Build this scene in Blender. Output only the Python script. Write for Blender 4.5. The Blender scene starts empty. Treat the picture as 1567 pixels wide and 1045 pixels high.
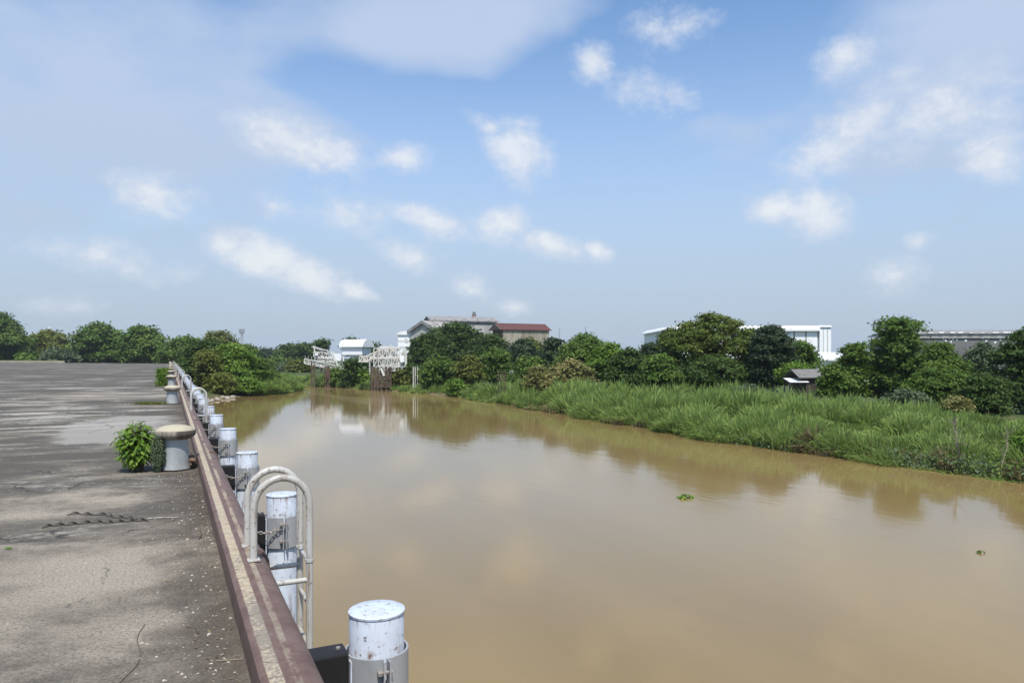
import bpy, bmesh, math, random
import numpy as np
from mathutils import Vector, Matrix

random.seed(7)
R = np.random.default_rng(7)
scene = bpy.context.scene
C = scene.collection
rad = math.radians

# ------------------------------------------------------------------ camera
# X = across the river, Y = along the wharf edge, Z = up, wharf deck at z = 0
YAW = 0.4477          # camera turned right of the wharf direction
EYE = 1.6
WATER = -4.6
F = 1090.0
HOR = 547.0
SY, CY = math.sin(YAW), math.cos(YAW)
cam = bpy.data.cameras.new('camera')
cam.sensor_width = 36.0
cam.lens = 36.0 * F / 1567.0
cam.shift_y = (HOR - 522.5) / 1567.0
cam.clip_start = 0.05
cam.clip_end = 6000
camo = bpy.data.objects.new('camera', cam)
C.objects.link(camo)
camo.location = (0, 0, EYE)
camo.rotation_euler = (rad(90), 0, -YAW)
scene.camera = camo

scene.view_settings.view_transform = 'Standard'
scene.view_settings.look = 'None'
scene.view_settings.gamma = 1.0
scene.view_settings.use_curve_mapping = False
scene.view_settings.exposure = 0.32
scene.cycles.max_bounces = 6
scene.cycles.diffuse_bounces = 3
scene.cycles.glossy_bounces = 3
scene.cycles.transmission_bounces = 3

# ------------------------------------------------------------------ sun + sky
SUN_EL, SUN_AZ = rad(60), rad(196)     # azimuth clockwise from +Y
sdir = Vector((math.cos(SUN_EL) * math.sin(SUN_AZ), math.cos(SUN_EL) * math.cos(SUN_AZ), math.sin(SUN_EL)))
sl = bpy.data.lights.new('sun', 'SUN')
sl.energy = 3.9
sl.angle = rad(0.6)
sl.color = (1.0, 0.95, 0.87)
so = bpy.data.objects.new('sun', sl)
C.objects.link(so)
so.rotation_euler = (-sdir).to_track_quat('-Z', 'Y').to_euler()
so.location = (0, 0, 60)

world = bpy.data.worlds.new('World')
scene.world = world
world.use_nodes = True
world.cycles.sampling_method = 'MANUAL'
world.cycles.sample_map_resolution = 256
wt = world.node_tree
for n in list(wt.nodes):
    wt.nodes.remove(n)


class NT:
    """small node-tree writer"""
    def __init__(self, nt):
        self.nt = nt

    def node(self, typ, **kw):
        n = self.nt.nodes.new(typ)
        for k, v in kw.items():
            setattr(n, k, v)
        return n

    def put(self, sock, v):
        if isinstance(v, bpy.types.NodeSocket):
            self.nt.links.new(v, sock)
        elif v is not None:
            sock.default_value = v

    def m(self, op, a, b=None, c=None, clamp=False):
        n = self.node('ShaderNodeMath', operation=op)
        n.use_clamp = clamp
        for i, v in enumerate((a, b, c)):
            if v is not None:
                self.put(n.inputs[i], v)
        return n.outputs[0]

    def v(self, op, a, b=None, out=0):
        n = self.node('ShaderNodeVectorMath', operation=op)
        self.put(n.inputs[0], a)
        if b is not None:
            self.put(n.inputs[1], b)
        return n.outputs[out]

    def xyz(self, x=0.0, y=0.0, z=0.0):
        n = self.node('ShaderNodeCombineXYZ')
        for i, q in enumerate((x, y, z)):
            self.put(n.inputs[i], q)
        return n.outputs[0]

    def sep(self, vec):
        n = self.node('ShaderNodeSeparateXYZ')
        self.put(n.inputs[0], vec)
        return n.outputs

    def smooth(self, x, lo, hi, a=0.0, b=1.0):
        n = self.node('ShaderNodeMapRange', interpolation_type='SMOOTHSTEP')
        for i, q in enumerate((x, lo, hi, a, b)):
            self.put(n.inputs[i], q)
        return n.outputs[0]

    def lin(self, x, lo, hi, a=0.0, b=1.0):
        n = self.node('ShaderNodeMapRange')
        for i, q in enumerate((x, lo, hi, a, b)):
            self.put(n.inputs[i], q)
        return n.outputs[0]

    def noise(self, vec, scale, detail=4.0, rough=0.55, dist=0.0):
        n = self.node('ShaderNodeTexNoise')
        self.put(n.inputs['Vector'], vec)
        n.inputs['Scale'].default_value = scale
        n.inputs['Detail'].default_value = detail
        n.inputs['Roughness'].default_value = rough
        n.inputs['Distortion'].default_value = dist
        return n.outputs[0]

    def voro(self, vec, scale, feature='F1', out=0):
        n = self.node('ShaderNodeTexVoronoi', feature=feature)
        self.put(n.inputs['Vector'], vec)
        n.inputs['Scale'].default_value = scale
        return n.outputs[out]

    def mix(self, f, a, b):
        n = self.node('ShaderNodeMix', data_type='RGBA')
        self.put(n.inputs[0], f)
        self.put(n.inputs[6], a if isinstance(a, bpy.types.NodeSocket) else (*a[:3], 1))
        self.put(n.inputs[7], b if isinstance(b, bpy.types.NodeSocket) else (*b[:3], 1))
        return n.outputs[2]


# --- sky: Nishita base, thin veil from noise, a row of small cumulus clouds
w = NT(wt)
sky = w.node('ShaderNodeTexSky', sky_type='NISHITA')
sky.sun_disc = False
sky.sun_elevation = SUN_EL
sky.sun_rotation = SUN_AZ
sky.air_density = 1.0
sky.dust_density = 0.8
sky.ozone_density = 1.4
tc = w.node('ShaderNodeTexCoord')
dirv = w.v('NORMALIZE', tc.outputs['Generated'])
dx, dy, dz = w.sep(dirv)
az = w.m('ARCTAN2', dx, dy)
el = w.m('ARCSINE', dz)


def px_dir(px, py):
    a = YAW + math.atan((px - 783.5) / F)
    e = math.atan((HOR - py) / math.hypot(F, px - 783.5))
    return a, e


def blob(cx, cy, hw, hh, rot, gain=1.0):
    a0, e0 = px_dir(cx, cy)
    a1, _ = px_dir(cx + hw, cy)
    _, e1 = px_dir(cx, cy - hh)
    cr, sr = math.cos(rad(rot)), math.sin(rad(rot))
    iw, ih = 1 / (a1 - a0), 1 / (e1 - e0)
    # u = (da cos - de sin) / w,  v = (da sin + de cos) / h
    u = w.m('MULTIPLY_ADD', az, cr * iw, w.m('MULTIPLY_ADD', el, -sr * iw, (-a0 * cr + e0 * sr) * iw))
    v = w.m('MULTIPLY_ADD', az, sr * ih, w.m('MULTIPLY_ADD', el, cr * ih, (-a0 * sr - e0 * cr) * ih))
    ln = w.m('SQRT', w.m('MULTIPLY_ADD', u, u, w.m('MULTIPLY', v, v)))
    return w.m('MULTIPLY_ADD', ln, -gain * 0.82, gain)


cumuli = [(405, 395, 72, 34, 14, 1.25), (470, 424, 62, 30, 18, 1.2), (345, 372, 40, 26, 10, 1.0), (545, 445, 36, 14, 22, 1.0),
          (455, 222, 92, 34, 16, .85), (520, 232, 32, 22, 0, .7), (790, 232, 52, 46, 34, 1.0), (752, 196, 30, 16, 20, .7),
          (617, 240, 36, 20, 0, .72), (655, 338, 58, 22, 18, 1.0), (770, 345, 46, 26, 10, 1.05), (835, 372, 55, 20, 12, 1.05),
          (915, 384, 22, 14, 30, .9), (1190, 318, 50, 28, 0, 1.1), (1245, 328, 52, 36, 10, 1.1), (908, 98, 32, 32, 10, .95),
          (235, 300, 72, 36, 14, .75), (540, 328, 58, 28, 14, .62), (620, 392, 44, 24, 16, .7), (715, 438, 36, 18, 14, .62),
          (792, 471, 28, 14, 10, .6), (200, 405, 90, 26, 6, .55), (420, 315, 30, 16, 0, .5),
          (1330, 175, 95, 42, -26, .8), (1440, 165, 110, 60, -10, .8), (1520, 245, 62, 42, 30, .85), (1255, 235, 90, 34, -24, .65),
          (1290, 90, 40, 40, -30, .55), (1405, 368, 22, 14, 0, .6), (1360, 420, 45, 26, 10, .5), (100, 465, 60, 16, 0, .5),
          (980, 145, 60, 30, 10, .45), (1020, 45, 40, 30, 0, .4)]
M = None
for c in cumuli:
    b = blob(*c)
    M = b if M is None else w.m('MAXIMUM', M, b)
skyp = w.v('MULTIPLY', dirv, (1.0, 1.0, 1.5))
n1 = w.noise(skyp, 12.0, 5.0, 0.62)
n2 = w.noise(skyp, 40.0, 4.0, 0.66)
cm = w.m('ADD', M, w.m('MULTIPLY', w.m('SUBTRACT', n1, 0.5), 1.5))
cm = w.m('ADD', cm, w.m('MULTIPLY', w.m('SUBTRACT', n2, 0.5), 0.85))
cum = w.smooth(cm, -0.16, 0.66)
# veil
vp = w.v('MULTIPLY', dirv, (1.0, 1.0, 2.4))
nv = w.noise(vp, 2.6, 4.0, 0.58)
nv2 = w.noise(vp, 8.0, 4.0, 0.6)
veil = w.m('ADD', w.m('MULTIPLY', nv, 0.75), w.m('MULTIPLY', nv2, 0.25))
veils = [(150, 180, 520, 300, 0, .34), (680, 40, 260, 90, -8, .40), (1480, 90, 330, 170, 0, .42), (1150, 210, 330, 110, 8, .30),
         (980, 330, 330, 70, 0, .12), (250, 420, 420, 130, 0, .2), (1480, 330, 260, 200, 0, .3)]
V = None
for c in veils:
    b = w.m('MAXIMUM', blob(*c), 0.0)
    V = b if V is None else w.m('ADD', V, b)
gaps = [(1010, 60, 130, 130, 10, .50), (640, 165, 210, 65, 12, .40), (850, 110, 90, 90, 0, .30), (700, 285, 170, 55, 10, .22),
        (1140, 95, 100, 90, 0, .26), (480, 110, 90, 60, 0, .12)]
for c in gaps:
    V = w.m('SUBTRACT', V, w.m('MAXIMUM', blob(*c), 0.0))
veilm = w.smooth(w.m('ADD', veil, V), 0.40, 0.84, 0.0, 0.90)
bgs = w.node('ShaderNodeBackground')
w.put(bgs.inputs[0], w.v('MULTIPLY', sky.outputs[0], (0.90, 1.06, 1.17)))
bgs.inputs[1].default_value = 0.135
bgv = w.node('ShaderNodeBackground')
w.put(bgv.inputs[0], w.mix(w.smooth(el, 0.0, 0.42), (0.375, 0.45, 0.545), (0.43, 0.515, 0.67)))
bgv.inputs[1].default_value = 1.0
bgc = w.node('ShaderNodeBackground')
shade = w.smooth(w.m('ADD', cm, w.m('MULTIPLY', w.m('SUBTRACT', n2, 0.5), 0.8)), 0.2, 1.15)
w.put(bgc.inputs[0], w.mix(shade, (0.56, 0.61, 0.70), (0.74, 0.75, 0.75)))
bgc.inputs[1].default_value = 1.0
mx1 = w.node('ShaderNodeMixShader')
# air near the horizon is milky
hor = w.smooth(el, 0.0, 0.50, 0.98, 0.0)
w.put(mx1.inputs[0], w.m('MAXIMUM', veilm, hor))
wt.links.new(bgs.outputs[0], mx1.inputs[1])
wt.links.new(bgv.outputs[0], mx1.inputs[2])
mx2 = w.node('ShaderNodeMixShader')
w.put(mx2.inputs[0], w.m('MULTIPLY', cum, 0.74))
wt.links.new(mx1.outputs[0], mx2.inputs[1])
wt.links.new(bgc.outputs[0], mx2.inputs[2])
wo = w.node('ShaderNodeOutputWorld')
wt.links.new(mx2.outputs[0], wo.inputs[0])


# ------------------------------------------------------------------ helpers
def P(px, py, fwd):
    """place at distance fwd in front of the camera -> world point"""
    r = (px - 783.5) / F * fwd
    return Vector((fwd * SY + r * CY, fwd * CY - r * SY, EYE - (py - HOR) / F * fwd))


def G(px, py, z=0.0):
    return P(px, py, F * (EYE - z) / (py - HOR))


def tag(o, label=None, cat=None, group=None, kind=None):
    if label: o['label'] = label
    if cat: o['category'] = cat
    if group: o['group'] = group
    if kind: o['kind'] = kind
    return o


def empty(name, loc, label=None, cat=None, group=None, rz=0.0):
    o = bpy.data.objects.new(name, None)
    o.empty_display_size = 0.2
    C.objects.link(o)
    o.location = loc
    o.rotation_euler = (0, 0, rz)
    return tag(o, label, cat, group)


def mesh(name, verts, faces, mat=None, smooth=False):
    me = bpy.data.meshes.new(name)
    me.from_pydata([tuple(v) for v in verts], [], faces)
    if mat: me.materials.append(mat)
    if smooth:
        me.polygons.foreach_set('use_smooth', [True] * len(me.polygons))
    me.update()
    return me


def obj(name, me, parent=None, loc=(0, 0, 0)):
    o = bpy.data.objects.new(name, me)
    C.objects.link(o)
    o.location = loc
    if parent: o.parent = parent
    return o


def copy_tree(o, parent=None):
    c = o.copy()
    C.objects.link(c)
    c.parent = parent
    for ch in list(o.children):
        copy_tree(ch, c)
    return c


class B:
    """collects shapes into one mesh"""
    def __init__(self):
        self.v, self.f = [], []

    def add(self, vs, fs):
        k = len(self.v)
        self.v += [tuple(q) for q in vs]
        self.f += [tuple(i + k for i in f) for f in fs]
        return self

    def box(self, x0, x1, y0, y1, z0, z1):
        vs = [(x0, y0, z0), (x1, y0, z0), (x1, y1, z0), (x0, y1, z0), (x0, y0, z1), (x1, y0, z1), (x1, y1, z1), (x0, y1, z1)]
        return self.add(vs, [(0, 3, 2, 1), (4, 5, 6, 7), (0, 1, 5, 4), (1, 2, 6, 5), (2, 3, 7, 6), (3, 0, 4, 7)])

    def bbox(self, x0, x1, y0, y1, z0, z1, b=0.01):
        bm = bmesh.new()
        bmesh.ops.create_cube(bm, size=1.0)
        for v in bm.verts:
            v.co = Vector(((x0 + x1) / 2 + v.co.x * (x1 - x0), (y0 + y1) / 2 + v.co.y * (y1 - y0), (z0 + z1) / 2 + v.co.z * (z1 - z0)))
        bmesh.ops.bevel(bm, geom=bm.edges[:], offset=b, segments=2, profile=0.6, affect='EDGES')
        bm.verts.index_update()
        vs = [v.co.copy() for v in bm.verts]
        fs = [[v.index for v in f.verts] for f in bm.faces]
        bm.free()
        return self.add(vs, fs)

    def tube(self, pts, r, n=8, caps=True):
        pts = [Vector(p) for p in pts]
        rs = r if isinstance(r, (list, tuple)) else [r] * len(pts)
        vs, fs = [], []
        up = None
        for i, p in enumerate(pts):
            a = pts[max(i - 1, 0)]
            b = pts[min(i + 1, len(pts) - 1)]
            t = (b - a).normalized()
            if up is None:
                up = t.orthogonal().normalized()
            u = (up - t * up.dot(t))
            u = u.normalized() if u.length > 1e-5 else t.orthogonal().normalized()
            up = u
            q = t.cross(u)
            for k in range(n):
                an = 2 * math.pi * k / n
                vs.append(p + (u * math.cos(an) + q * math.sin(an)) * rs[i])
        for i in range(len(pts) - 1):
            for k in range(n):
                a = i * n + k
                b = i * n + (k + 1) % n
                fs.append((a, b, b + n, a + n))
        if caps:
            fs.append(tuple(range(n))[::-1])
            fs.append(tuple(range((len(pts) - 1) * n, len(pts) * n)))
        return self.add(vs, fs)

    def lathe(self, prof, n=24, cx=0, cy=0):
        vs, fs = [], []
        for (r, z) in prof:
            for k in range(n):
                an = 2 * math.pi * k / n
                vs.append((cx + r * math.cos(an), cy + r * math.sin(an), z))
        for i in range(len(prof) - 1):
            for k in range(n):
                a = i * n + k
                b = i * n + (k + 1) % n
                fs.append((a, b, b + n, a + n))
        fs.append(tuple(range(n))[::-1])
        fs.append(tuple(range((len(prof) - 1) * n, len(prof) * n)))
        return self.add(vs, fs)

    def prism(self, poly, a, b, axis='y'):
        """poly of (u, z) extruded from a to b along axis"""
        n = len(poly)
        if axis == 'y':
            vs = [(u, a, z) for u, z in poly] + [(u, b, z) for u, z in poly]
        else:
            vs = [(a, u, z) for u, z in poly] + [(b, u, z) for u, z in poly]
        fs = [tuple(range(n)), tuple(range(n, 2 * n))[::-1]] + [(i, (i + 1) % n, (i + 1) % n + n, i + n) for i in range(n)]
        return self.add(vs, fs)

    def mesh(self, name, mat, smooth=False):
        me = mesh(name, self.v, self.f, mat)
        bm = bmesh.new()
        bm.from_mesh(me)
        bmesh.ops.recalc_face_normals(bm, faces=bm.faces[:])
        bm.to_mesh(me)
        bm.free()
        if smooth:
            me.polygons.foreach_set('use_smooth', [True] * len(me.polygons))
            me.set_sharp_from_angle(angle=rad(40))
        return me

    def build(self, name, mat, parent=None, smooth=False, loc=(0, 0, 0)):
        return obj(name, self.mesh(name, mat, smooth), parent, loc)


# ------------------------------------------------------------------ materials
def newmat(name):
    m = bpy.data.materials.new(name)
    m.use_nodes = True
    nt = m.node_tree
    for n in list(nt.nodes):
        nt.nodes.remove(n)
    t = NT(nt)
    out = t.node('ShaderNodeOutputMaterial')
    return m, t, out


def finish(t, out, col, rough=0.7, bump=None, bstr=0.3, bdist=0.01, metal=0.0, spec=0.4):
    b = t.node('ShaderNodeBsdfPrincipled')
    t.put(b.inputs['Base Color'], col if isinstance(col, bpy.types.NodeSocket) else (*col[:3], 1))
    t.put(b.inputs['Roughness'], rough)
    t.put(b.inputs['Metallic'], metal)
    b.inputs['Specular IOR Level'].default_value = spec
    if bump is not None:
        n = t.node('ShaderNodeBump')
        n.inputs['Strength'].default_value = bstr
        n.inputs['Distance'].default_value = bdist
        t.put(n.inputs['Height'], bump)
        t.nt.links.new(n.outputs[0], b.inputs['Normal'])
    t.nt.links.new(b.outputs[0], out.inputs[0])
    return b


def weathered(name, col, dirt, scale=2.0, lo=0.45, hi=0.75, rough=0.75, stretch=(1, 1, 0.25), fine=0.25, metal=0.0, world=False, spec=0.35):
    m, t, out = newmat(name)
    p = t.node('ShaderNodeNewGeometry').outputs['Position'] if world else t.node('ShaderNodeTexCoord').outputs['Object']
    q = t.v('MULTIPLY', p, stretch)
    n = t.noise(q, scale, 6, 0.62)
    f = t.smooth(n, lo, hi)
    c = t.mix(f, col, dirt)
    g = t.noise(p, scale * 11, 3, 0.6)
    c = t.mix(t.m('MULTIPLY', g, fine), c, [x * 0.55 for x in dirt])
    finish(t, out, c, rough, g, 0.15, 0.01, metal, spec)
    return m


def leaf_mat(name, dark, mid, light, trans=0.28, spec=0.25):
    m, t, out = newmat(name)
    a = t.node('ShaderNodeAttribute', attribute_name='tint')
    r = t.node('ShaderNodeValToRGB')
    e = r.color_ramp.elements
    e[0].position, e[0].color = 0.0, (*dark, 1)
    e[1].position, e[1].color = 1.0, (*light, 1)
    x = e.new(0.5)
    x.color = (*mid, 1)
    t.put(r.inputs[0], a.outputs['Fac'])
    b = t.node('ShaderNodeBsdfPrincipled')
    t.put(b.inputs['Base Color'], r.outputs[0])
    b.inputs['Roughness'].default_value = 0.55
    b.inputs['Specular IOR Level'].default_value = spec
    tr = t.node('ShaderNodeBsdfTranslucent')
    t.put(tr.inputs[0], t.mix(0.5, r.outputs[0], [c * 1.2 for c in light]))
    mx = t.node('ShaderNodeMixShader')
    mx.inputs[0].default_value = trans
    t.nt.links.new(b.outputs[0], mx.inputs[1])
    t.nt.links.new(tr.outputs[0], mx.inputs[2])
    t.nt.links.new(mx.outputs[0], out.inputs[0])
    return m


LM = {
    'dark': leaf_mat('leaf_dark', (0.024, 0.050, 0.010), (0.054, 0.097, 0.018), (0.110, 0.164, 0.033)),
    'mid': leaf_mat('leaf_mid', (0.039, 0.080, 0.011), (0.083, 0.149, 0.020), (0.159, 0.227, 0.040)),
    'bright': leaf_mat('leaf_bright', (0.056, 0.117, 0.011), (0.112, 0.200, 0.022), (0.201, 0.292, 0.044)),
    'olive': leaf_mat('leaf_olive', (0.059, 0.076, 0.013), (0.120, 0.147, 0.024), (0.201, 0.216, 0.048)),
    'yellow': leaf_mat('leaf_yellow', (0.085, 0.115, 0.024), (0.200, 0.195, 0.058), (0.360, 0.315, 0.130)),
    'rain': leaf_mat('leaf_rain', (0.039, 0.065, 0.009), (0.090, 0.127, 0.017), (0.177, 0.211, 0.033)),
    'blue': leaf_mat('leaf_blue', (0.022, 0.041, 0.017), (0.041, 0.071, 0.029), (0.085, 0.117, 0.051)),  # leaf tone; for the distant trees this blue is air haze put into colour
    'reed': leaf_mat('leaf_reed', (0.085, 0.135, 0.026), (0.205, 0.300, 0.064), (0.385, 0.465, 0.165), 0.38, 0.3),
    'dry': leaf_mat('leaf_dry', (0.13, 0.095, 0.045), (0.20, 0.155, 0.075), (0.28, 0.23, 0.12), 0.15),
    'shrub': leaf_mat('leaf_shrub', (0.075, 0.150, 0.018), (0.140, 0.250, 0.028), (0.230, 0.350, 0.055), 0.34, 0.35),
    'red': leaf_mat('leaf_red', (0.050, 0.030, 0.022), (0.085, 0.045, 0.032), (0.120, 0.080, 0.050), 0.2, 0.35),
    'grey': leaf_mat('leaf_grey', (0.060, 0.090, 0.040), (0.100, 0.140, 0.070), (0.150, 0.190, 0.100), 0.25),
}
BARK = weathered('bark', (0.13, 0.10, 0.075), (0.055, 0.042, 0.032), 3.0, stretch=(1, 1, .3), rough=0.9)
TWIG = weathered('dry_wood', (0.24, 0.20, 0.155), (0.11, 0.09, 0.07), 5.0, rough=0.9)


def deck_material():
    m, t, out = newmat('stained_concrete')
    p = t.node('ShaderNodeNewGeometry').outputs['Position']
    x, y, z = t.sep(p)
    big = t.noise(t.v('MULTIPLY', p, (0.55, 1.0, 1)), 0.16, 6, 0.62, 0.6)
    mid = t.noise(t.v('MULTIPLY', p, (0.6, 1.2, 1)), 0.75, 7, 0.66, 0.4)
    patch = t.noise(t.v('ADD', t.v('MULTIPLY', p, (0.5, 1.3, 1)), (31, 7, 0)), 0.33, 7, 0.68, 0.8)
    fine = t.noise(p, 9.0, 6, 0.7)
    grain = t.noise(p, 48.0, 6, 0.8)
    grit = t.voro(t.v('ADD', p, t.xyz(t.m('MULTIPLY', fine, 0.03), 0.0, 0.0)), 55.0)
    grit2 = t.voro(t.v('ADD', p, (3.3, 1.1, 0)), 26.0)
    # algae stain grows with distance from the swept part near the ladder
    bias = t.smooth(y, 6.5, 13.0, -0.065, 0.04)
    bias = t.m('ADD', bias, t.smooth(y, 30.0, 75.0, 0.0, 0.10))
    s = t.m('ADD', t.m('ADD', t.m('MULTIPLY', big, 0.55), t.m('MULTIPLY', mid, 0.45)), bias)
    s = t.m('ADD', s, t.m('MULTIPLY', t.m('SUBTRACT', fine, 0.5), 0.22))
    stain = t.smooth(s, 0.40, 0.56)
    c = t.mix(t.smooth(mid, 0.3, 0.7), (0.39, 0.342, 0.268), (0.235, 0.202, 0.158))
    c = t.mix(stain, c, t.mix(fine, (0.060, 0.054, 0.045), (0.145, 0.128, 0.104)))
    pale = t.smooth(t.m('ADD', patch, t.m('MULTIPLY', t.m('SUBTRACT', fine, 0.5), 0.3)), 0.53, 0.63)
    c = t.mix(t.m('MULTIPLY', pale, 0.85), c, (0.47, 0.44, 0.38))
    # fresh screed patch beside the second bollard
    ex = t.m('DIVIDE', t.m('SUBTRACT', x, -0.85), 1.35)
    ey = t.m('DIVIDE', t.m('SUBTRACT', y, 18.5), 3.6)
    rr = t.m('POWER', t.m('ADD', t.m('POWER', t.m('ABSOLUTE', ex), 3.0), t.m('POWER', t.m('ABSOLUTE', ey), 3.0)), 0.333)
    rr = t.m('ADD', rr, t.m('MULTIPLY', t.m('SUBTRACT', t.noise(p, 1.4, 4, 0.6), 0.5), 0.7))
    c = t.mix(t.smooth(rr, 0.85, 1.05, 0.78, 0.0), c, t.mix(fine, (0.36, 0.34, 0.30), (0.42, 0.395, 0.35)))
    # dirt gathered along the kerb
    kd = t.m('ADD', t.smooth(x, -0.75, 0.34), t.m('MULTIPLY', t.m('SUBTRACT', t.noise(p, 1.7, 6, 0.65), 0.5), 2.2))
    kd = t.m('MULTIPLY', t.smooth(kd, 0.35, 1.25, 0.0, 0.88), t.smooth(x, -1.1, -0.2))
    c = t.mix(kd, c, (0.088, 0.070, 0.054))
    # grit
    c = t.mix(t.smooth(grain, 0.44, 0.66, 0.0, 0.75), c, (0.05, 0.045, 0.038))
    near = t.smooth(y, 3.0, 22.0, 1.0, 0.15)
    c = t.mix(t.m('MULTIPLY', t.smooth(grit, 0.22, 0.10), t.m('MULTIPLY', near, 0.40)), c, (0.50, 0.46, 0.40))
    c = t.mix(t.m('MULTIPLY', t.smooth(grit2, 0.13, 0.06), t.m('MULTIPLY', near, 0.5)), c, (0.045, 0.04, 0.035))
    # slab joints every bay and a few hairline cracks
    jw = t.m('ADD', y, t.m('MULTIPLY', t.m('SUBTRACT', fine, 0.5), 0.06))
    jf = t.m('ABSOLUTE', t.m('SUBTRACT', t.m('FRACT', t.m('DIVIDE', t.m('SUBTRACT', jw, 11.05), 16.05)), 0.5))
    joint = t.smooth(jf, 0.0026, 0.0010)
    wob = t.v('ADD', p, t.v('MULTIPLY', t.xyz(mid, fine, 0.0), (0.9, 0.35, 0.0)))
    ck = t.smooth(t.voro(t.v('MULTIPLY', wob, (1.0, 1.0, 0.0)), 0.42, 'DISTANCE_TO_EDGE'), 0.006, 0.0015)
    ck = t.m('MULTIPLY', ck, t.smooth(patch, 0.46, 0.56))
    ckj = t.m('MAXIMUM', joint, ck)
    c = t.mix(t.m('MULTIPLY', ckj, 0.8), c, (0.035, 0.031, 0.027))
    h = t.m('ADD', t.m('MULTIPLY', grain, 0.6), t.m('MULTIPLY', fine, 0.7))
    h = t.m('SUBTRACT', h, t.m('MULTIPLY', ckj, 0.8))
    h = t.m('ADD', h, t.m('MULTIPLY', t.noise(p, 140.0, 3, 0.7), 0.5))
    finish(t, out, c, 0.9, h, 0.9, 0.014, 0.0, 0.25)
    return m


def water_material():
    m, t, out = newmat('muddy_water')
    p = t.node('ShaderNodeNewGeometry').outputs['Position']
    a = t.noise(t.v('MULTIPLY', p, (1.0, 0.45, 1)), 0.9, 4, 0.55, 0.4)
    b = t.noise(t.v('MULTIPLY', p, (1.0, 0.7, 1)), 3.2, 3, 0.5)
    big = t.noise(t.v('MULTIPLY', p, (1.0, 0.18, 1)), 0.07, 4, 0.55, 0.8)
    col = t.mix(t.smooth(big, 0.35, 0.65), (0.215, 0.148, 0.056), (0.250, 0.176, 0.074))
    calm = t.smooth(big, 0.40, 0.62, 0.5, 1.0)
    h = t.m('MULTIPLY', t.m('ADD', a, t.m('MULTIPLY', b, 0.16)), calm)
    rough = t.smooth(big, 0.46, 0.66, 0.06, 0.13)
    bs = finish(t, out, col, rough, h, 0.10, 0.10, 0.0, 0.5)
    bs.inputs['IOR'].default_value = 1.36
    return m


def ground_material():
    m, t, out = newmat('river_soil')
    p = t.node('ShaderNodeNewGeometry').outputs['Position']
    x, y, z = t.sep(p)
    n = t.noise(p, 0.35, 6, 0.6)
    n2 = t.noise(p, 4.0, 5, 0.6)
    mud = t.mix(n2, (0.11, 0.078, 0.045), (0.19, 0.142, 0.088))
    grass = t.mix(n2, (0.030, 0.052, 0.014), (0.075, 0.105, 0.030))
    grass = t.mix(t.smooth(n, 0.5, 0.7), grass, (0.115, 0.105, 0.05))
    lev = t.m('ADD', z, t.m('MULTIPLY', n, 0.5))
    c = t.mix(t.smooth(lev, -4.35, -3.7), mud, grass)
    finish(t, out, c, 0.92, n2, 0.6, 0.05, 0.0, 0.2)
    return m


def beam_material():
    m, t, out = newmat('painted_edge_steel')
    p = t.node('ShaderNodeNewGeometry').outputs['Position']
    x, y, z = t.sep(p)
    n = t.noise(p, 6.0, 6, 0.65)
    nf = t.noise(p, 38.0, 5, 0.7)
    nl = t.noise(t.v('MULTIPLY', p, (3.0, 0.8, 1)), 1.6, 6, 0.65)
    base = t.mix(t.smooth(n, 0.35, 0.68), (0.115, 0.068, 0.055), (0.165, 0.108, 0.088))
    base = t.mix(t.smooth(nf, 0.55, 0.75), base, (0.235, 0.170, 0.135))
    base = t.mix(t.smooth(nl, 0.55, 0.72, 0.0, 0.6), base, (0.16, 0.135, 0.115))
    xe = t.m('ADD', x, t.m('MULTIPLY', t.m('SUBTRACT', n, 0.5), 0.016))

    def band(lo, hi):
        return t.m('MULTIPLY', t.smooth(xe, lo - .004, lo + .004), t.smooth(xe, hi - .004, hi + .004, 1.0, 0.0))
    # the wide stripe is cracked across into short blocks, the narrow one is mostly worn off
    s1 = band(0.392, 0.455)
    s2 = t.m('MULTIPLY', band(0.495, 0.528), t.smooth(t.m('ADD', nl, t.m('MULTIPLY', t.m('SUBTRACT', nf, .5), .5)), 0.42, 0.60))
    yj = t.m('ADD', t.m('MULTIPLY', y, 5.6), t.m('MULTIPLY', t.m('SUBTRACT', t.noise(t.v('MULTIPLY', p, (1.5, 1, 1)), 3.0, 3), 0.5), 1.3))
    fr = t.m('ABSOLUTE', t.m('SUBTRACT', t.m('FRACT', yj), 0.5))
    crack = t.smooth(fr, 0.035, 0.015)
    wear = t.smooth(t.m('ADD', t.m('ADD', nl, t.m('MULTIPLY', t.m('SUBTRACT', nf, .5), 1.1)), t.smooth(y, 3.0, 7.0, 0.12, 0.0)), 0.50, 0.72)
    paint = t.mix(t.smooth(nf, 0.35, 0.65), (0.46, 0.375, 0.255), (0.36, 0.295, 0.205))
    paint = t.mix(t.m('MULTIPLY', wear, 0.85), paint, t.mix(nf, (0.12, 0.105, 0.09), (0.27, 0.235, 0.19)))
    paint = t.mix(t.m('MULTIPLY', crack, 0.8), paint, (0.11, 0.08, 0.06))
    top = t.smooth(z, 0.150, 0.172)
    c = t.mix(t.m('MULTIPLY', t.m('MAXIMUM', s1, s2), top), base, paint)
    h = t.m('ADD', t.m('MULTIPLY', nf, 0.6), t.m('MULTIPLY', s1, t.m('SUBTRACT', 0.6, t.m('MULTIPLY', crack, 0.6))))
    finish(t, out, c, 0.62, h, 0.4, 0.006, 0.0, 0.4)
    return m


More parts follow.
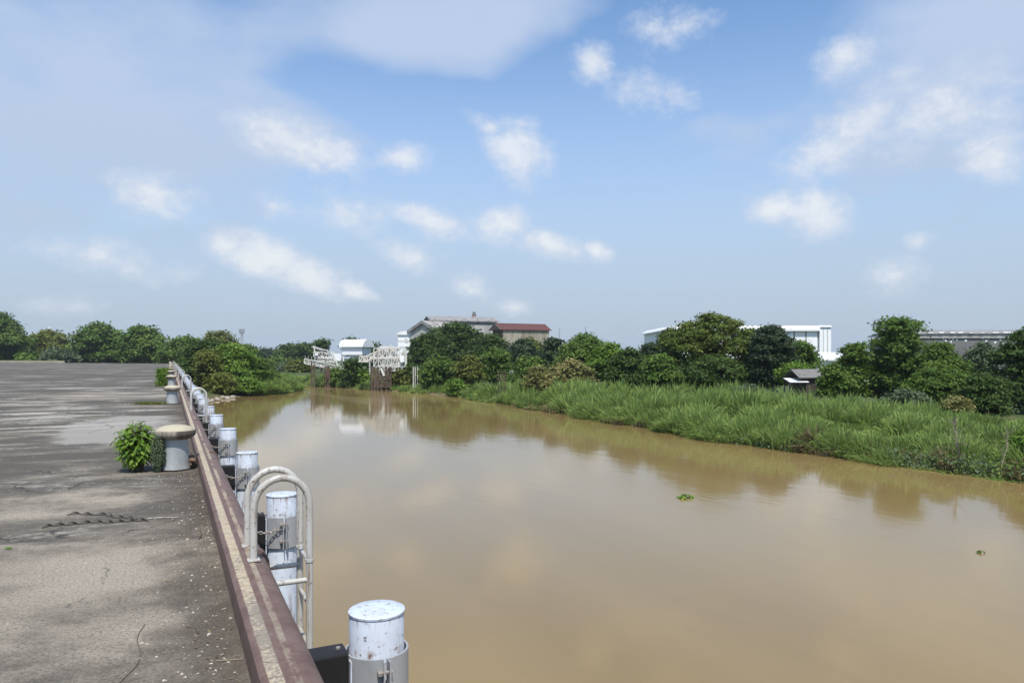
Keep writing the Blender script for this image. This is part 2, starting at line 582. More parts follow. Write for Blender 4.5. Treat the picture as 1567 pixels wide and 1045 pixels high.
def rusty_paint(name, col, rust_amt=0.64, drip=True, rough=0.42, stains=False, tone=(0.5, 0.53, 0.58)):
    m, t, out = newmat(name)
    tcn = t.node('ShaderNodeTexCoord').outputs['Object']
    oi = t.node('ShaderNodeObjectInfo').outputs['Random']
    p = t.v('ADD', tcn, t.v('SCALE', t.xyz(oi, oi, oi), None)) if False else t.v('ADD', tcn, t.xyz(t.m('MULTIPLY', oi, 40.0), 0.0, 0.0))
    x, y, z = t.sep(tcn)
    streak = t.noise(t.v('MULTIPLY', p, (1, 1, 0.10)), 22.0, 5, 0.65)
    spots = t.noise(p, 26.0, 4, 0.7)
    blot = t.noise(t.v('MULTIPLY', p, (1, 1, 0.5)), 5.0, 5, 0.6)
    c = t.mix(t.smooth(blot, 0.42, 0.7), col, tone)
    rust = t.mix(spots, (0.13, 0.065, 0.030), (0.23, 0.135, 0.075))
    c = t.mix(t.m('MULTIPLY', t.smooth(streak, rust_amt - 0.03, rust_amt + 0.12), 0.75 if drip else 0.4), c, rust)
    if stains:
        edge = t.m('ADD', t.m('MULTIPLY', t.smooth(z, 0.02, 0.085), t.smooth(z, 0.086, 0.094, 1.0, 0.12)), t.m('MULTIPLY', t.smooth(t.m('ABSOLUTE', t.m('ADD', z, 0.115)), 0.04, 0.0), 1.0))
        edge = t.m('MULTIPLY', edge, t.smooth(t.m('ADD', t.m('MULTIPLY', streak, .6), t.m('MULTIPLY', spots, .4)), 0.44, 0.60))
        c = t.mix(t.m('MULTIPLY', edge, 0.7), c, rust)
    c = t.mix(t.smooth(spots, rust_amt + 0.02, rust_amt + 0.10, 0.0, 0.9), c, (0.095, 0.062, 0.042))
    finish(t, out, c, rough, spots, 0.08, 0.01, 0.0, 0.45)
    return m


M_DECK = deck_material()
M_WATER = water_material()
M_SOIL = ground_material()
M_BEAM = beam_material()
M_PILE = rusty_paint('white_pile_paint', (0.54, 0.60, 0.68), 0.575, stains=True, tone=(0.47, 0.50, 0.55))
M_LADDER = rusty_paint('cream_ladder_paint', (0.47, 0.46, 0.425), 0.565, tone=(0.40, 0.38, 0.34))
M_GALV = weathered('galvanised_steel', (0.42, 0.43, 0.44), (0.29, 0.30, 0.31), 6.0, rough=0.48, metal=0.25, spec=0.5)
M_RUBBER = weathered('black_rubber', (0.012, 0.012, 0.013), (0.028, 0.027, 0.026), 5.0, rough=0.55)
M_CHAIN = weathered('galvanised_chain', (0.36, 0.34, 0.31), (0.20, 0.15, 0.11), 30.0, rough=0.5, metal=0.3)
M_CAP = weathered('cap_concrete', (0.47, 0.42, 0.31), (0.33, 0.29, 0.215), 4.0, rough=0.85, stretch=(1, 1, 1), fine=.3)
M_RIM = weathered('cap_rim_concrete', (0.33, 0.29, 0.235), (0.085, 0.072, 0.058), 5.0, 0.38, 0.62, rough=0.9, stretch=(1, 1, .15))
M_COL = weathered('bollard_column', (0.36, 0.385, 0.385), (0.25, 0.255, 0.245), 3.0, rough=0.7, stretch=(1, 1, .5))
M_BRICK = weathered('rubble_brick', (0.27, 0.17, 0.11), (0.12, 0.085, 0.06), 18.0, rough=0.95, stretch=(1, 1, 1))
M_STONE = weathered('bank_stone', (0.40, 0.35, 0.28), (0.24, 0.20, 0.155), 3.0, rough=0.95, stretch=(1, 1, 1), world=True)
M_LITTER = weathered('pale_grit', (0.50, 0.455, 0.385), (0.20, 0.165, 0.125), 40.0, rough=0.9, stretch=(1, 1, 1), world=True)
M_BELT = weathered('black_strap', (0.105, 0.092, 0.078), (0.055, 0.047, 0.04), 20.0, rough=0.7)
M_WHITE = weathered('white_sheet', (0.84, 0.85, 0.85), (0.68, 0.68, 0.66), 0.6, 0.5, 0.9, rough=0.5, world=True, fine=0.06)
M_WHITER = weathered('white_roof_sheet', (0.80, 0.81, 0.81), (0.70, 0.70, 0.69), 0.5, rough=0.45, world=True, fine=0.04)
M_SEAM = weathered('dark_seam_steel', (0.20, 0.205, 0.21), (0.13, 0.13, 0.13), 1.0, rough=0.6, world=True)
M_GREYW = weathered('grey_render_wall', (0.44, 0.425, 0.40), (0.31, 0.295, 0.275), 0.35, 0.45, 0.7, rough=0.9, world=True, fine=.12)
M_GREYR = weathered('grey_sheet_roof', (0.30, 0.295, 0.285), (0.17, 0.16, 0.15), 0.8, 0.45, 0.65, rough=0.8, world=True, stretch=(1, 1, 1))
M_PALER = weathered('patched_sheet_roof', (0.38, 0.365, 0.34), (0.20, 0.185, 0.165), 0.7, 0.45, 0.6, rough=0.8, world=True, stretch=(1, 1, 1))
M_FASCIA = weathered('grey_fascia', (0.22, 0.22, 0.215), (0.14, 0.135, 0.13), 1.0, rough=0.8, world=True)
M_REDR = weathered('red_rusty_roof', (0.125, 0.046, 0.040), (0.085, 0.044, 0.038), 0.5, 0.42, 0.7, rough=0.75, world=True, stretch=(1, 1, 1))
M_TANW = weathered('tan_sheet_wall', (0.40, 0.365, 0.285), (0.235, 0.200, 0.150), 0.7, 0.42, 0.68, rough=0.8, world=True, stretch=(1, 1, .15))
M_BROWNW = weathered('brown_sheet_wall', (0.12, 0.092, 0.072), (0.06, 0.048, 0.04), 1.0, rough=0.85, world=True)
M_BRICKW = weathered('brick_stack', (0.36, 0.19, 0.135), (0.20, 0.12, 0.09), 1.6, rough=0.9, world=True)
M_DARK = weathered('dark_steel', (0.085, 0.068, 0.055), (0.045, 0.038, 0.032), 2.0, rough=0.8, world=True)
M_TRUSS = weathered('pale_truss_steel', (0.68, 0.67, 0.62), (0.40, 0.35, 0.29), 1.2, 0.50, 0.72, rough=0.65, world=True)
M_RUSTPILE = weathered('rust_brown_steel', (0.125, 0.085, 0.065), (0.065, 0.045, 0.036), 1.5, rough=0.85, world=True)
M_PATCHG = weathered('grey_patched_wall', (0.175, 0.175, 0.175), (0.13, 0.13, 0.13), 0.7, rough=0.85, world=True, fine=.1)
M_MAST = weathered('mast_grey', (0.30, 0.31, 0.33), (0.22, 0.22, 0.23), 1.0, rough=0.6, world=True)
M_HUTR = weathered('hut_roof', (0.20, 0.195, 0.185), (0.12, 0.115, 0.105), 1.5, rough=0.85, world=True)

# ------------------------------------------------------------------ terrain and river
RB = [(40, -400), (39, -60), (38.6, 0), (38.5, 21), (36.8, 41), (38.4, 62), (40.2, 85), (40.6, 105), (38, 123), (33, 142), (26.5, 161),
      (20, 185), (12, 230), (6, 300), (0, 500), (-10, 900)]
LB = [(-30, 900), (-18, 500), (-12, 300), (-6, 230), (3, 190), (14, 162), (21.5, 146), (22.0, 136), (17, 127), (9, 119), (5.5, 109), (0.4, 100), (0.4, -400)]
poly = np.array(RB + LB, float)


def signed_dist(X, Y):
    d = np.full(X.shape, 1e9)
    ins = np.zeros(X.shape, bool)
    n = len(poly)
    for i in range(n):
        a, b = poly[i], poly[(i + 1) % n]
        e = b - a
        t = np.clip(((X - a[0]) * e[0] + (Y - a[1]) * e[1]) / (e @ e), 0, 1)
        d = np.minimum(d, np.hypot(X - a[0] - t * e[0], Y - a[1] - t * e[1]))
        c = ((a[1] > Y) != (b[1] > Y)) & (X < (b[0] - a[0]) * (Y - a[1]) / (b[1] - a[1] + 1e-12) + a[0])
        ins ^= c
    return np.where(ins, -d, d)


def lump(X, Y):
    return (np.sin(X * .31 + 1.3) * np.cos(Y * .27) + .6 * np.sin(X * .83 + Y * .61) + .4 * np.sin(Y * 1.3 - X * .4)) * .12


def height(X, Y):
    X = np.asarray(X, float); Y = np.asarray(Y, float)
    sd = signed_dist(X, Y)
    cx = np.interp(Y, [-400, 0, 120, 150, 190, 300, 900], [20, 20, 24, 25, 10, -3, -20])
    left = X < cx
    top = np.where(left, np.where((Y > 98) & (X > -4) & (Y < 190), -3.1, -1.2), -3.3)
    ramp = np.where(left, 9.0, 7.0)
    s = np.clip(sd / ramp, 0, 1)
    s = s * s * (3 - 2 * s) * .55 + np.sqrt(s) * .45
    land = WATER - .12 + (top - WATER + .12) * s + lump(X, Y) * np.clip(sd / 3, 0, 1)
    bed = WATER - .12 - np.clip(-sd / 5, 0, 1) * 2.2
    # far land rises very slightly so the horizon closes
    return np.where(sd > 0, land, bed)


def axis(lo, hi, dlo, dhi, step, grow=1.25):
    a = list(np.arange(dlo, dhi + .01, step))
    s = step
    while a[-1] < hi:
        s *= grow
        a.append(a[-1] + s)
    s = step
    while a[0] > lo:
        s *= grow
        a.insert(0, a[0] - s)
    return np.array(a)


gx = axis(-2500, 2500, -6, 62, 1.4)
gy = axis(-2500, 3000, 8, 180, 1.6)
GX, GY = np.meshgrid(gx, gy)
GZ = height(GX, GY)
nx, ny = len(gx), len(gy)
vid = np.arange(nx * ny).reshape(ny, nx)
quads = np.stack([vid[:-1, :-1], vid[:-1, 1:], vid[1:, 1:], vid[1:, :-1]], -1).reshape(-1, 4)


def np_mesh(name, V, Q, mat, tint=None, smooth=False):
    me = bpy.data.meshes.new(name)
    V = np.ascontiguousarray(V, dtype=np.float32)
    Q = np.ascontiguousarray(Q, dtype=np.int32)
    k = Q.shape[1]
    me.vertices.add(len(V))
    me.vertices.foreach_set('co', V.ravel())
    me.loops.add(Q.size)
    me.loops.foreach_set('vertex_index', Q.ravel())
    me.polygons.add(len(Q))
    me.polygons.foreach_set('loop_start', np.arange(0, Q.size, k, dtype=np.int32))
    me.polygons.foreach_set('loop_total', np.full(len(Q), k, dtype=np.int32))
    me.materials.append(mat)
    me.update(calc_edges=True)
    if tint is not None:
        at = me.attributes.new('tint', 'FLOAT', 'POINT')
        at.data.foreach_set('value', np.ascontiguousarray(tint, dtype=np.float32))
    me.polygons.foreach_set('use_smooth', np.full(len(Q), smooth, dtype=bool))
    return me


ground = obj('ground', np_mesh('ground', np.stack([GX, GY, GZ], -1).reshape(-1, 3), quads, M_SOIL, smooth=True))
tag(ground, 'low green and muddy land on both sides of the river', 'ground', kind='structure')
water = obj('river_water', mesh('river_water', [(-2500, -2500, WATER), (2500, -2500, WATER), (2500, 3000, WATER), (-2500, 3000, WATER)], [(0, 1, 2, 3)], M_WATER))
tag(water, 'calm muddy brown river with soft reflections', 'river', kind='structure')


def gz(x, y):
    return float(height(np.array([x]), np.array([y]))[0])


# ------------------------------------------------------------------ wharf
KX = 0.36          # inner foot of the edge beam
END = 205.0
deck_poly = [(KX + .23, -12), (KX + .23, END), (-12, 222), (-60, 300), (-170, 330), (-170, -12)]
n = len(deck_poly)
vs = [(x, y, 0) for x, y in deck_poly] + [(x, y, -.9) for x, y in deck_poly]
fs = [tuple(range(n))] + [tuple(range(n, 2 * n))[::-1]] + [(i, i + n, (i + 1) % n + n, (i + 1) % n) for i in range(n)]
deck = obj('wharf_deck', mesh('wharf_deck', vs, fs, M_DECK))
tag(deck, 'wide stained concrete wharf deck beside the river', 'wharf', kind='structure')
wall = B().box(-1.2, KX + .14, -12, END, -7.0, -.903).build('wharf_wall', M_COL)
tag(wall, 'concrete quay wall under the wharf deck', 'wall', kind='structure')

# steel edge beam, one mesh per 6 m length with a weld sleeve at each joint
beam = empty('steel_edge_beam', (0, 0, 0), 'rust brown steel edge beam with worn yellow stripes along the wharf', 'edge beam')
prof = [(KX, .004), (KX, .166), (KX + .012, .178), (KX + .03, .182), (KX + .165, .182)]
cxr, czr, rr_ = KX + .165, .182 - .125, .125
for k in range(1, 7):
    a = math.pi / 2 * (1 - k / 6)
    prof.append((cxr + rr_ * math.cos(a), czr + rr_ * math.sin(a)))
prof += [(KX + .29, -.20), (KX + .242, -.20), (KX + .242, .004)]
seg_me = B().prism(prof, 0.003, 5.997).mesh('beam_segment', M_BEAM, True)
sl_prof = [(KX + .13, .183)]
for k in range(0, 7):
    a = math.pi / 2 * (1 - k / 6)
    sl_prof.append((cxr + (rr_ + .020) * math.cos(a), czr + (rr_ + .020) * math.sin(a)))
sl_prof += [(KX + .310, -.19), (KX + .291, -.19)]
for k in range(6, -1, -1):
    a = math.pi / 2 * (1 - k / 6)
    sl_prof.append((cxr + (rr_ - .003) * math.cos(a), czr + (rr_ - .003) * math.sin(a)))
sleeve_me = B().prism(sl_prof, -.055, .055).mesh('joint_sleeve', M_BEAM, True)
y = -6.40
while y < END - .1:
    obj('beam_segment', seg_me, beam, (0, y, 0))
    if y > 0: obj('joint_sleeve', sleeve_me, beam, (0, y, 0))
    y += 6.0

kb = empty('end_kerb', (-44, 274, 0), 'low pale concrete kerb closing the far left end of the wharf', 'kerb')
ka, kc = Vector((-28.5, 248.5, 0)), Vector((-60, 299.5, 0))
for k in range(12):
    a_, c_ = ka.lerp(kc, k / 12 + .002), ka.lerp(kc, (k + 1) / 12 - .002)
    dv = (c_ - a_)
    kn = Vector((dv.y, -dv.x, 0)).normalized() * .35
    pts4 = [a_ - kn, c_ - kn, c_ + kn, a_ + kn]
    vv = [tuple(q_ - kb.location + Vector((0, 0, .004))) for q_ in pts4] + [tuple(q_ - kb.location + Vector((0, 0, .62))) for q_ in pts4]
    B().add(vv, [(0, 3, 2, 1), (4, 5, 6, 7), (0, 1, 5, 4), (1, 2, 6, 5), (2, 3, 7, 6), (3, 0, 4, 7)]).build('kerb_block', M_CAP, kb)

# ------------------------------------------------------------------ bollards
bol_prof = [(0.16, .005), (.20, .02), (.192, .06), (.178, .12), (.172, .30), (.174, .43), (.18, .455)]
rim_prof = [(.16, .440), (.215, .450), (.262, .490), (.270, .515), (.270, .552), (.262, .566)]
cap_prof = [(.262, .5665), (.255, .578), (.215, .606), (.15, .628), (.08, .640), (.02, .643)]
BOLS = []
col_me = B().lathe(bol_prof, 28).mesh('column', M_COL, True)
rim_me = B().lathe(rim_prof, 28).mesh('cap_rim', M_RIM, True)
cap_me = B().lathe(cap_prof, 28).mesh('cap', M_CAP, True)
b0 = empty('mooring_bollard', (0, 0, 0), group='mooring bollards along the wharf')
obj('column', col_me, b0)
r0 = obj('cap_rim', rim_me, b0)
obj('cap', cap_me, r0)
blabels = {0: 'mushroom shaped concrete mooring bollard beside the leafy reddish topped shrub',
           1: 'mushroom shaped mooring bollard beside the pale screed patch, second along the wharf edge',
           2: 'mushroom shaped mooring bollard in front of the green weed clump'}
for i in range(12):
    o = b0 if i == 0 else copy_tree(b0)
    o.location = (.07, 11.25 + 16.05 * i, 0)
    tag(o, blabels.get(i, 'small distant mushroom shaped mooring bollard past the green weed clump'), 'bollard')
    o.rotation_euler = (0, 0, i * 1.3)

# ------------------------------------------------------------------ fender piles
PR = .162
PX = 1.115


def half_shell(sign):
    """half of the clamp: an arc plus flanges that face along the wharf"""
    b = B()
    ri, ro = PR + .014, PR + .026
    pts = []
    na = 14
    g = .055
    for k in range(na + 1):
        a = -math.pi / 2 + g + (math.pi - 2 * g) * k / na
        pts.append((sign * math.cos(a), math.sin(a)))
    fx = sign * .013
    outer = [(fx + sign * .009, -(ro + .05))] + [(x * ro, y * ro) for x, y in pts] + [(fx + sign * .009, ro + .05)]
    inner = [(fx, -(ro + .05))] + [(x * ri, y * ri) for x, y in pts] + [(fx, ro + .05)]
    m_ = len(outer)
    z0, z1 = -.46, -.13
    vs = [(x, y, z0) for x, y in outer] + [(x, y, z1) for x, y in outer] + [(x, y, z0) for x, y in inner] + [(x, y, z1) for x, y in inner]
    fs = []
    for k in range(m_ - 1):
        fs += [(k, k + 1, k + 1 + m_, k + m_), (2 * m_ + k, 3 * m_ + k, 3 * m_ + k + 1, 2 * m_ + k + 1),
               (m_ + k, m_ + k + 1, 3 * m_ + k + 1, 3 * m_ + k), (k, 2 * m_ + k, 2 * m_ + k + 1, k + 1)]
    for k in (0, m_ - 1):
        fs.append((k, m_ + k, 3 * m_ + k, 2 * m_ + k))
    b.add(vs, fs)
    return b


shellL = half_shell(-1).mesh('clamp_half', M_GALV, True)
shellR = half_shell(1).mesh('clamp_half', M_GALV, True)
pipe_me = B().lathe([(PR, -6.5), (PR, -2), (PR, .078), (PR - .002, .082)], 32).mesh('pile_pipe', M_PILE, True)
lid_me = B().lathe([(PR - .01, .0825), (PR + .005, .084), (PR + .006, .095), (PR - .001, .1), (PR * .5, .104), (.01, .105)], 32).mesh('lid', M_PILE, True)
block_me = B().bbox(.655 - PX, .93 - PX, -.085, .085, -.49, -.10, .012).mesh('rubber_block', M_RUBBER)
plate_me = B().bbox(.9315 - PX, .942 - PX, -.115, .115, -1.05, -.145, .003).mesh('bracket_plate', M_PILE)
bolt_me = B().lathe([(.011, .036), (.011, -.0245), (.018, -.0246), (.018, -.050)][::-1], 6).mesh('bolt', M_CHAIN)
nut_me = B().tube([(-.23, 0, -.099), (-.23, 0, -.088)], .014, 6).mesh('bolt', M_CHAIN)
# chain from the beam to the clamp
ch = B()
A0, A1 = Vector((-.46, -.14, -.13)), Vector((-.02, -.215, -.23))
NL = 13
for k in range(NL):
    c0 = A0.lerp(A1, k / NL) + Vector((0, 0, -.09 * math.sin(math.pi * k / NL)))
    c1 = A0.lerp(A1, (k + 1) / NL) + Vector((0, 0, -.09 * math.sin(math.pi * (k + 1) / NL)))
    d = (c1 - c0)
    t = d.normalized()
    s = t.cross(Vector((0, 0, 1))).normalized()
    u = s if k % 2 else s.cross(t)
    mid = (c0 + c1) / 2
    L = d.length * .66
    ring = [mid + t * L * math.cos(q) + u * .014 * math.sin(q) for q in [2 * math.pi * j / 10 for j in range(10)]]
    ch.tube(ring + [ring[0], ring[1]], .0048, 5, False)
chain_me = ch.mesh('chain', M_CHAIN)

plabels = {0: 'white steel fender pile with rust rimmed lid, before the first hooped ladder',
           1: 'white fender pile with rust spots, seen through the hoops of the tall ladder',
           2: 'white fender pile with grey clamp, first one past the tall hooped ladder',
           4: 'white fender pile with grey clamp, last one before the second hooped ladder',
           5: 'white fender pile with grey clamp, seen through the hoops of the second ladder',
           3: 'white fender pile with grey clamp, second one past the tall hooped ladder'}
npile = int((END - 6) / 4)
for i in range(npile):
    y = 4.19 + 4.0 * i
    p = empty('fender_pile', (PX, y, 0), plabels.get(i, 'white steel fender pile in the long row beside the wharf edge'), 'fender pile', 'fender piles along the wharf')
    pp = obj('pile_pipe', pipe_me, p)
    obj('lid', lid_me, pp)
    cl = obj('clamp_half', shellL, p)
    obj('clamp_half', shellR, p)
    rb = obj('rubber_block', block_me, p)
    obj('bracket_plate', plate_me, p)
    if i < 12:
        for z in (-.2, -.38):
            bo = obj('bolt', bolt_me, cl, (0, -PR - .047, z))
            bo.rotation_euler = (0, rad(90), 0)
        obj('bolt', nut_me, rb)
        if i > 0: obj('chain', chain_me, p)
    p.rotation_euler = (0, 0, random.uniform(-.12, .12) if i > 1 else .0)
    p.location.z = random.uniform(-.03, .03) if i > 1 else 0
    p.location.x += random.uniform(-.02, .02) if i > 1 else 0

# ------------------------------------------------------------------ ladders
HW = .21
XO = .905
XI = .525


def hoop(y):
    pts = [(XI, y, .186), (XI, y, .35), (XI, y, .545)]
    cx, r = (XI + XO) / 2, (XO - XI) / 2
    for k in range(1, 13):
        a = math.pi - math.pi * k / 12
        pts.append((cx + r * math.cos(a), y, .545 + r * math.sin(a) * 1.08))
    pts += [(XO, y, .3), (XO, y, -1), (XO, y, -3), (XO, y, -5.6)]
    return pts


l0 = empty('access_ladder', (0, 0, 0), group='hooped ladders over the wharf edge')
for s in (-1, 1):
    hp = B().tube(hoop(s * HW), .0255, 12).build('hoop_rail', M_LADDER, l0, True)
    B().bbox(XI - .042, XI + .042, s * HW - .036, s * HW + .036, .1865, .200, .003).build('foot_plate', M_LADDER, hp)
    B().tube([(KX + .292, s * HW, .005), (XO - .02, s * HW, .005)], .019, 10).build('standoff', M_LADDER, l0, True)
    B().tube([(XO, s * HW, .135), (XO, s * HW, .155)], .031, 12).build('coupling', M_LADDER, hp, True)
for k in range(15):
    B().tube([(XO, -HW + .02, .13 - .31 * k), (XO, HW - .02, .13 - .31 * k)], .0145, 8).build('rung', M_LADDER, l0, True)
llabels = {0: 'tall cream ladder with two rusty hoops straddling the edge beam, nearest the twisted straps',
           1: 'cream hooped ladder just past the second mooring bollard'}
for i in range(12):
    o = l0 if i == 0 else copy_tree(l0)
    o.location = (0, 5.46 + 16.05 * i, 0)
    tag(o, llabels.get(i, 'small distant hooped ladder over the wharf edge'), 'ladder')

# ------------------------------------------------------------------ leaves
def leaf_quads(c, nrm, size, aspect=.5, fold=.12, tint=None, taxis=None):
    n = len(c)
    nrm = nrm / (np.linalg.norm(nrm, axis=1, keepdims=True) + 1e-9)
    t = R.normal(size=(n, 3)) if taxis is None else taxis + R.normal(size=(n, 3)) * .35
    t -= nrm * (t * nrm).sum(1, keepdims=True)
    t /= np.linalg.norm(t, axis=1, keepdims=True) + 1e-9
    b = np.cross(nrm, t)
    s = size[:, None]
    V = np.stack([c - t * s, c + b * s * aspect + nrm * s * fold, c + t * s, c - b * s * aspect + nrm * s * fold], 1)
    Q = np.arange(4 * n).reshape(n, 4)
    return V.reshape(-1, 3), Q, np.repeat(tint, 4)


PROF = {
    'dome': lambda t: np.where(t > .35, np.sqrt(np.clip(1 - ((t - .35) / .65) ** 2, 0, 1)), .82 + .18 * t / .35),
    'round': lambda t: np.sqrt(np.clip(1 - ((t - .5) / .5) ** 2, .05, 1)),
    'umbrella': lambda t: np.where(t > .45, np.sqrt(np.clip(1 - ((t - .45) / .55) ** 2, 0, 1)), .62 + .38 * t / .45),
    'spire': lambda t: np.clip(1.0 - t, .10, 1) ** .7,
    'column': lambda t: np.where(t > .75, np.sqrt(np.clip(1 - ((t - .75) / .27) ** 2, 0, 1)), .85 + .15 * t),
}


def crown_cloud(W, H, shape, leaf, count, seed, depth=.85, nl=None, lobe=.15, flat=.55, shell=.4):
    rg = np.random.default_rng(seed)
    nl = int((nl or 30) * .85)
    prof = PROF[shape]
    # lobes sit mostly near the envelope, stratified in height and angle; the envelope itself is lopsided
    t = (np.arange(nl) + rg.random(nl)) / nl
    t = .05 + .95 * t ** .8
    t[-1] = 1.0
    an = np.arange(nl) * 2.399963 + rg.random(nl) * .9
    ph = rg.random(4) * 6.283
    wob = 1 + .10 * np.sin(2 * an + ph[0]) + .09 * np.sin(3 * an + 5 * t + ph[1]) - .06
    lr = W * lobe * rg.lognormal(0, .30, nl)
    lr = np.minimum(lr, H * .42)
    env = prof(t) * W / 2 * wob
    rr = np.clip(env - lr * .75, 0, None) * np.sqrt(rg.uniform(.45, 1, nl))
    cx, cy = rr * np.cos(an), rr * np.sin(an) * depth
    cz = np.maximum(t * H - lr * flat * .85 + np.where(t < .99, rg.normal(size=nl) * .04 * H, 0), lr * flat * .6)
    w8 = lr ** 2
    m_ = 18
    nclump = max(50, count // m_)
    li = rg.choice(nl, nclump, p=w8 / w8.sum())
    u = rg.normal(size=(nclump, 3))
    u[:, 2] = np.where(u[:, 2] < -.35, -u[:, 2], u[:, 2])
    u /= np.linalg.norm(u, axis=1, keepdims=True)
    rad_ = shell + (1.05 - shell) * rg.random(nclump) ** .5
    rad_ = np.where(rg.random(nclump) < .09, rad_ * rg.uniform(1.05, 1.22, nclump), rad_)[:, None]   # sprigs
    sc = np.stack([lr[li], lr[li], lr[li] * flat], 1)
    cc = np.stack([cx[li], cy[li], cz[li]], 1) + u * rad_ * sc
    # a share of the clumps fills the inside between the limbs
    ins = rg.random(nclump) < .16
    ti = rg.random(nclump) * .75
    ri = prof(ti) * W / 2 * .7 * np.sqrt(rg.random(nclump))
    ai = rg.random(nclump) * 6.283
    cc[ins] = np.stack([ri * np.cos(ai), ri * np.sin(ai) * depth, ti * H + .04 * H], 1)[ins]
    idx = np.repeat(np.arange(nclump), m_)
    sg = leaf * 1.7
    off = rg.normal(size=(len(idx), 3)) * [sg, sg, sg * .5]
    c = cc[idx] + off
    out = u[idx] * .6 + np.array([0, 0, .6]) + rg.normal(size=(len(idx), 3)) * .5
    size = leaf * rg.uniform(.6, 1.3, len(idx))
    ct = rg.random(nclump)
    lt = rg.random(nl)
    tint = np.clip(.34 * lt[li][idx] + .36 * ct[idx] + .30 * rg.random(len(idx)), 0, 1)
    c[:, 2] = np.maximum(c[:, 2], .03)
    return c, out, size, tint, np.stack([cx, cy, cz, lr], 1)


def crown_mesh(name, W, H, shape, leaf, count, seed, mat, **kw):
    c, out, size, tint, lobes = crown_cloud(W, H, shape, leaf, count, seed, **kw)
    V, Q, T = leaf_quads(c, out, size, .52, .12, tint)
    return np_mesh(name, V, Q, mat, T), lobes


def trunk_mesh(lobes, base_drop, H, W, seed, lean=0.0):
    rg = random.Random(seed)
    b = B()
    r0 = max(.06, min(.45, .035 * (H + base_drop)))
    fork = Vector((lean * .3, 0, max(.15 * H, .3)))
    foot = Vector((0, 0, -base_drop))
    mid = foot.lerp(fork, .5) + Vector((rg.uniform(-.1, .1) * r0 * 4, rg.uniform(-.1, .1), 0))
    b.tube([foot, foot + Vector((0, 0, .25)), mid, fork], [r0 * 1.45, r0 * 1.08, r0 * .92, r0 * .8], 7)
    ids = list(range(len(lobes)))
    rg.shuffle(ids)
    for i in ids[:9]:
        x, y, z, lr = lobes[i]
        e = Vector((x, y, max(z, fork.z + .1)))
        m1 = fork.lerp(e, .45) + Vector((rg.uniform(-.05, .05) * W, rg.uniform(-.05, .05) * W, .06 * H))
        b.tube([fork - Vector((0, 0, .1)), m1, e], [r0 * .55, r0 * .34, r0 * .10], 5)
    return b


SEED = [100]
COUNT = [0]


def tree(name, label, cat, x0, x1, ytop, ybot, fwd, shape, lm, group=None, leafk=.0024, dens=7.5, **kw):
    """a tree or bush whose crown spans the given extent at distance fwd"""
    SEED[0] += 1
    sd = SEED[0]
    s = fwd / F
    W = (x1 - x0) * s * (1.14 if shape == 'umbrella' else 1.06)
    top = P((x0 + x1) / 2, ytop, fwd)
    ground_z = gz(top.x, top.y)
    if top.y > 180 and top.x < -8: ground_z = -1.1
    zb = EYE - (ybot - HOR) * s
    zb = max(zb, ground_z + .05)
    H = top.z - zb
    leaf = max(leafk * fwd, .09)
    area = (x1 - x0) * (ytop - ybot) * -1 * .427
    count = int(area * dens * (0.0021 / leafk) ** 2)
    count = max(700, min(count, 30000))
    COUNT[0] += count
    root = empty(name, (top.x, top.y, ground_z), label, cat, group)
    # crowns face the viewer roughly the way their outline was measured, whatever the depth
    me, lobes = crown_mesh('crown', W, H, shape, leaf, count, sd, LM[lm], **kw)
    cr = obj('crown', me, root, (0, 0, zb - ground_z))
    tb = trunk_mesh(lobes, zb - ground_z + .1, H, W, sd)
    tb.build('trunk', BARK, root, True, (0, 0, zb - ground_z))
    for o in (cr,):
        o.rotation_euler = (0, 0, -YAW)
    return root


GL = 'trees closing the far end of the wharf'
GK = 'bushes on the near river bank beyond the wharf'
GR = 'trees on the far river bank'
GF = 'trees around the factory'
GD = 'distant trees up the river'
# ---- behind the end of the wharf (left)
tree('leafy_tree', 'tallest rounded dark tree behind the left end of the wharf deck', 'tree', -70, 42, 479, 556, 250, 'dome', 'mid', GL, nl=34)
tree('leafy_tree', 'low olive bushy tree behind the wharf between two taller trees', 'tree', 32, 118, 508, 556, 262, 'dome', 'olive', GL)
tree('leafy_tree', 'wide dark flat topped tree behind the wharf with deep shade beneath', 'tree', 108, 196, 497, 556, 255, 'umbrella', 'mid', GL, nl=34)
tree('leafy_tree', 'uneven leafy tree behind the wharf right of the flat topped tree', 'tree', 178, 262, 501, 558, 245, 'dome', 'mid', GL, nl=34)
tree('leafy_tree', 'dense green tree behind the last bollards of the wharf', 'tree', 236, 330, 518, 560, 235, 'dome', 'mid', GL)
tree('leafy_tree', 'loose crowned tree rising above the bushes near the mast', 'tree', 312, 364, 508, 545, 260, 'umbrella', 'olive', GL)
tree('leafy_bush', 'pale yellow green bush at the foot of the wharf end trees', 'bush', 55, 122, 536, 557, 245, 'round', 'grey', GL)
tree('leafy_bush', 'small bright weed bush on the pale edge of the wharf end', 'bush', 28, 52, 543, 556, 238, 'round', 'bright', GL)
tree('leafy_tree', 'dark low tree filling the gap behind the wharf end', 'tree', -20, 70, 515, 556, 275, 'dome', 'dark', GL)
tree('leafy_tree', 'dark low tree under the dense green tree by the far bollards', 'tree', 130, 250, 520, 556, 268, 'dome', 'dark', GL)
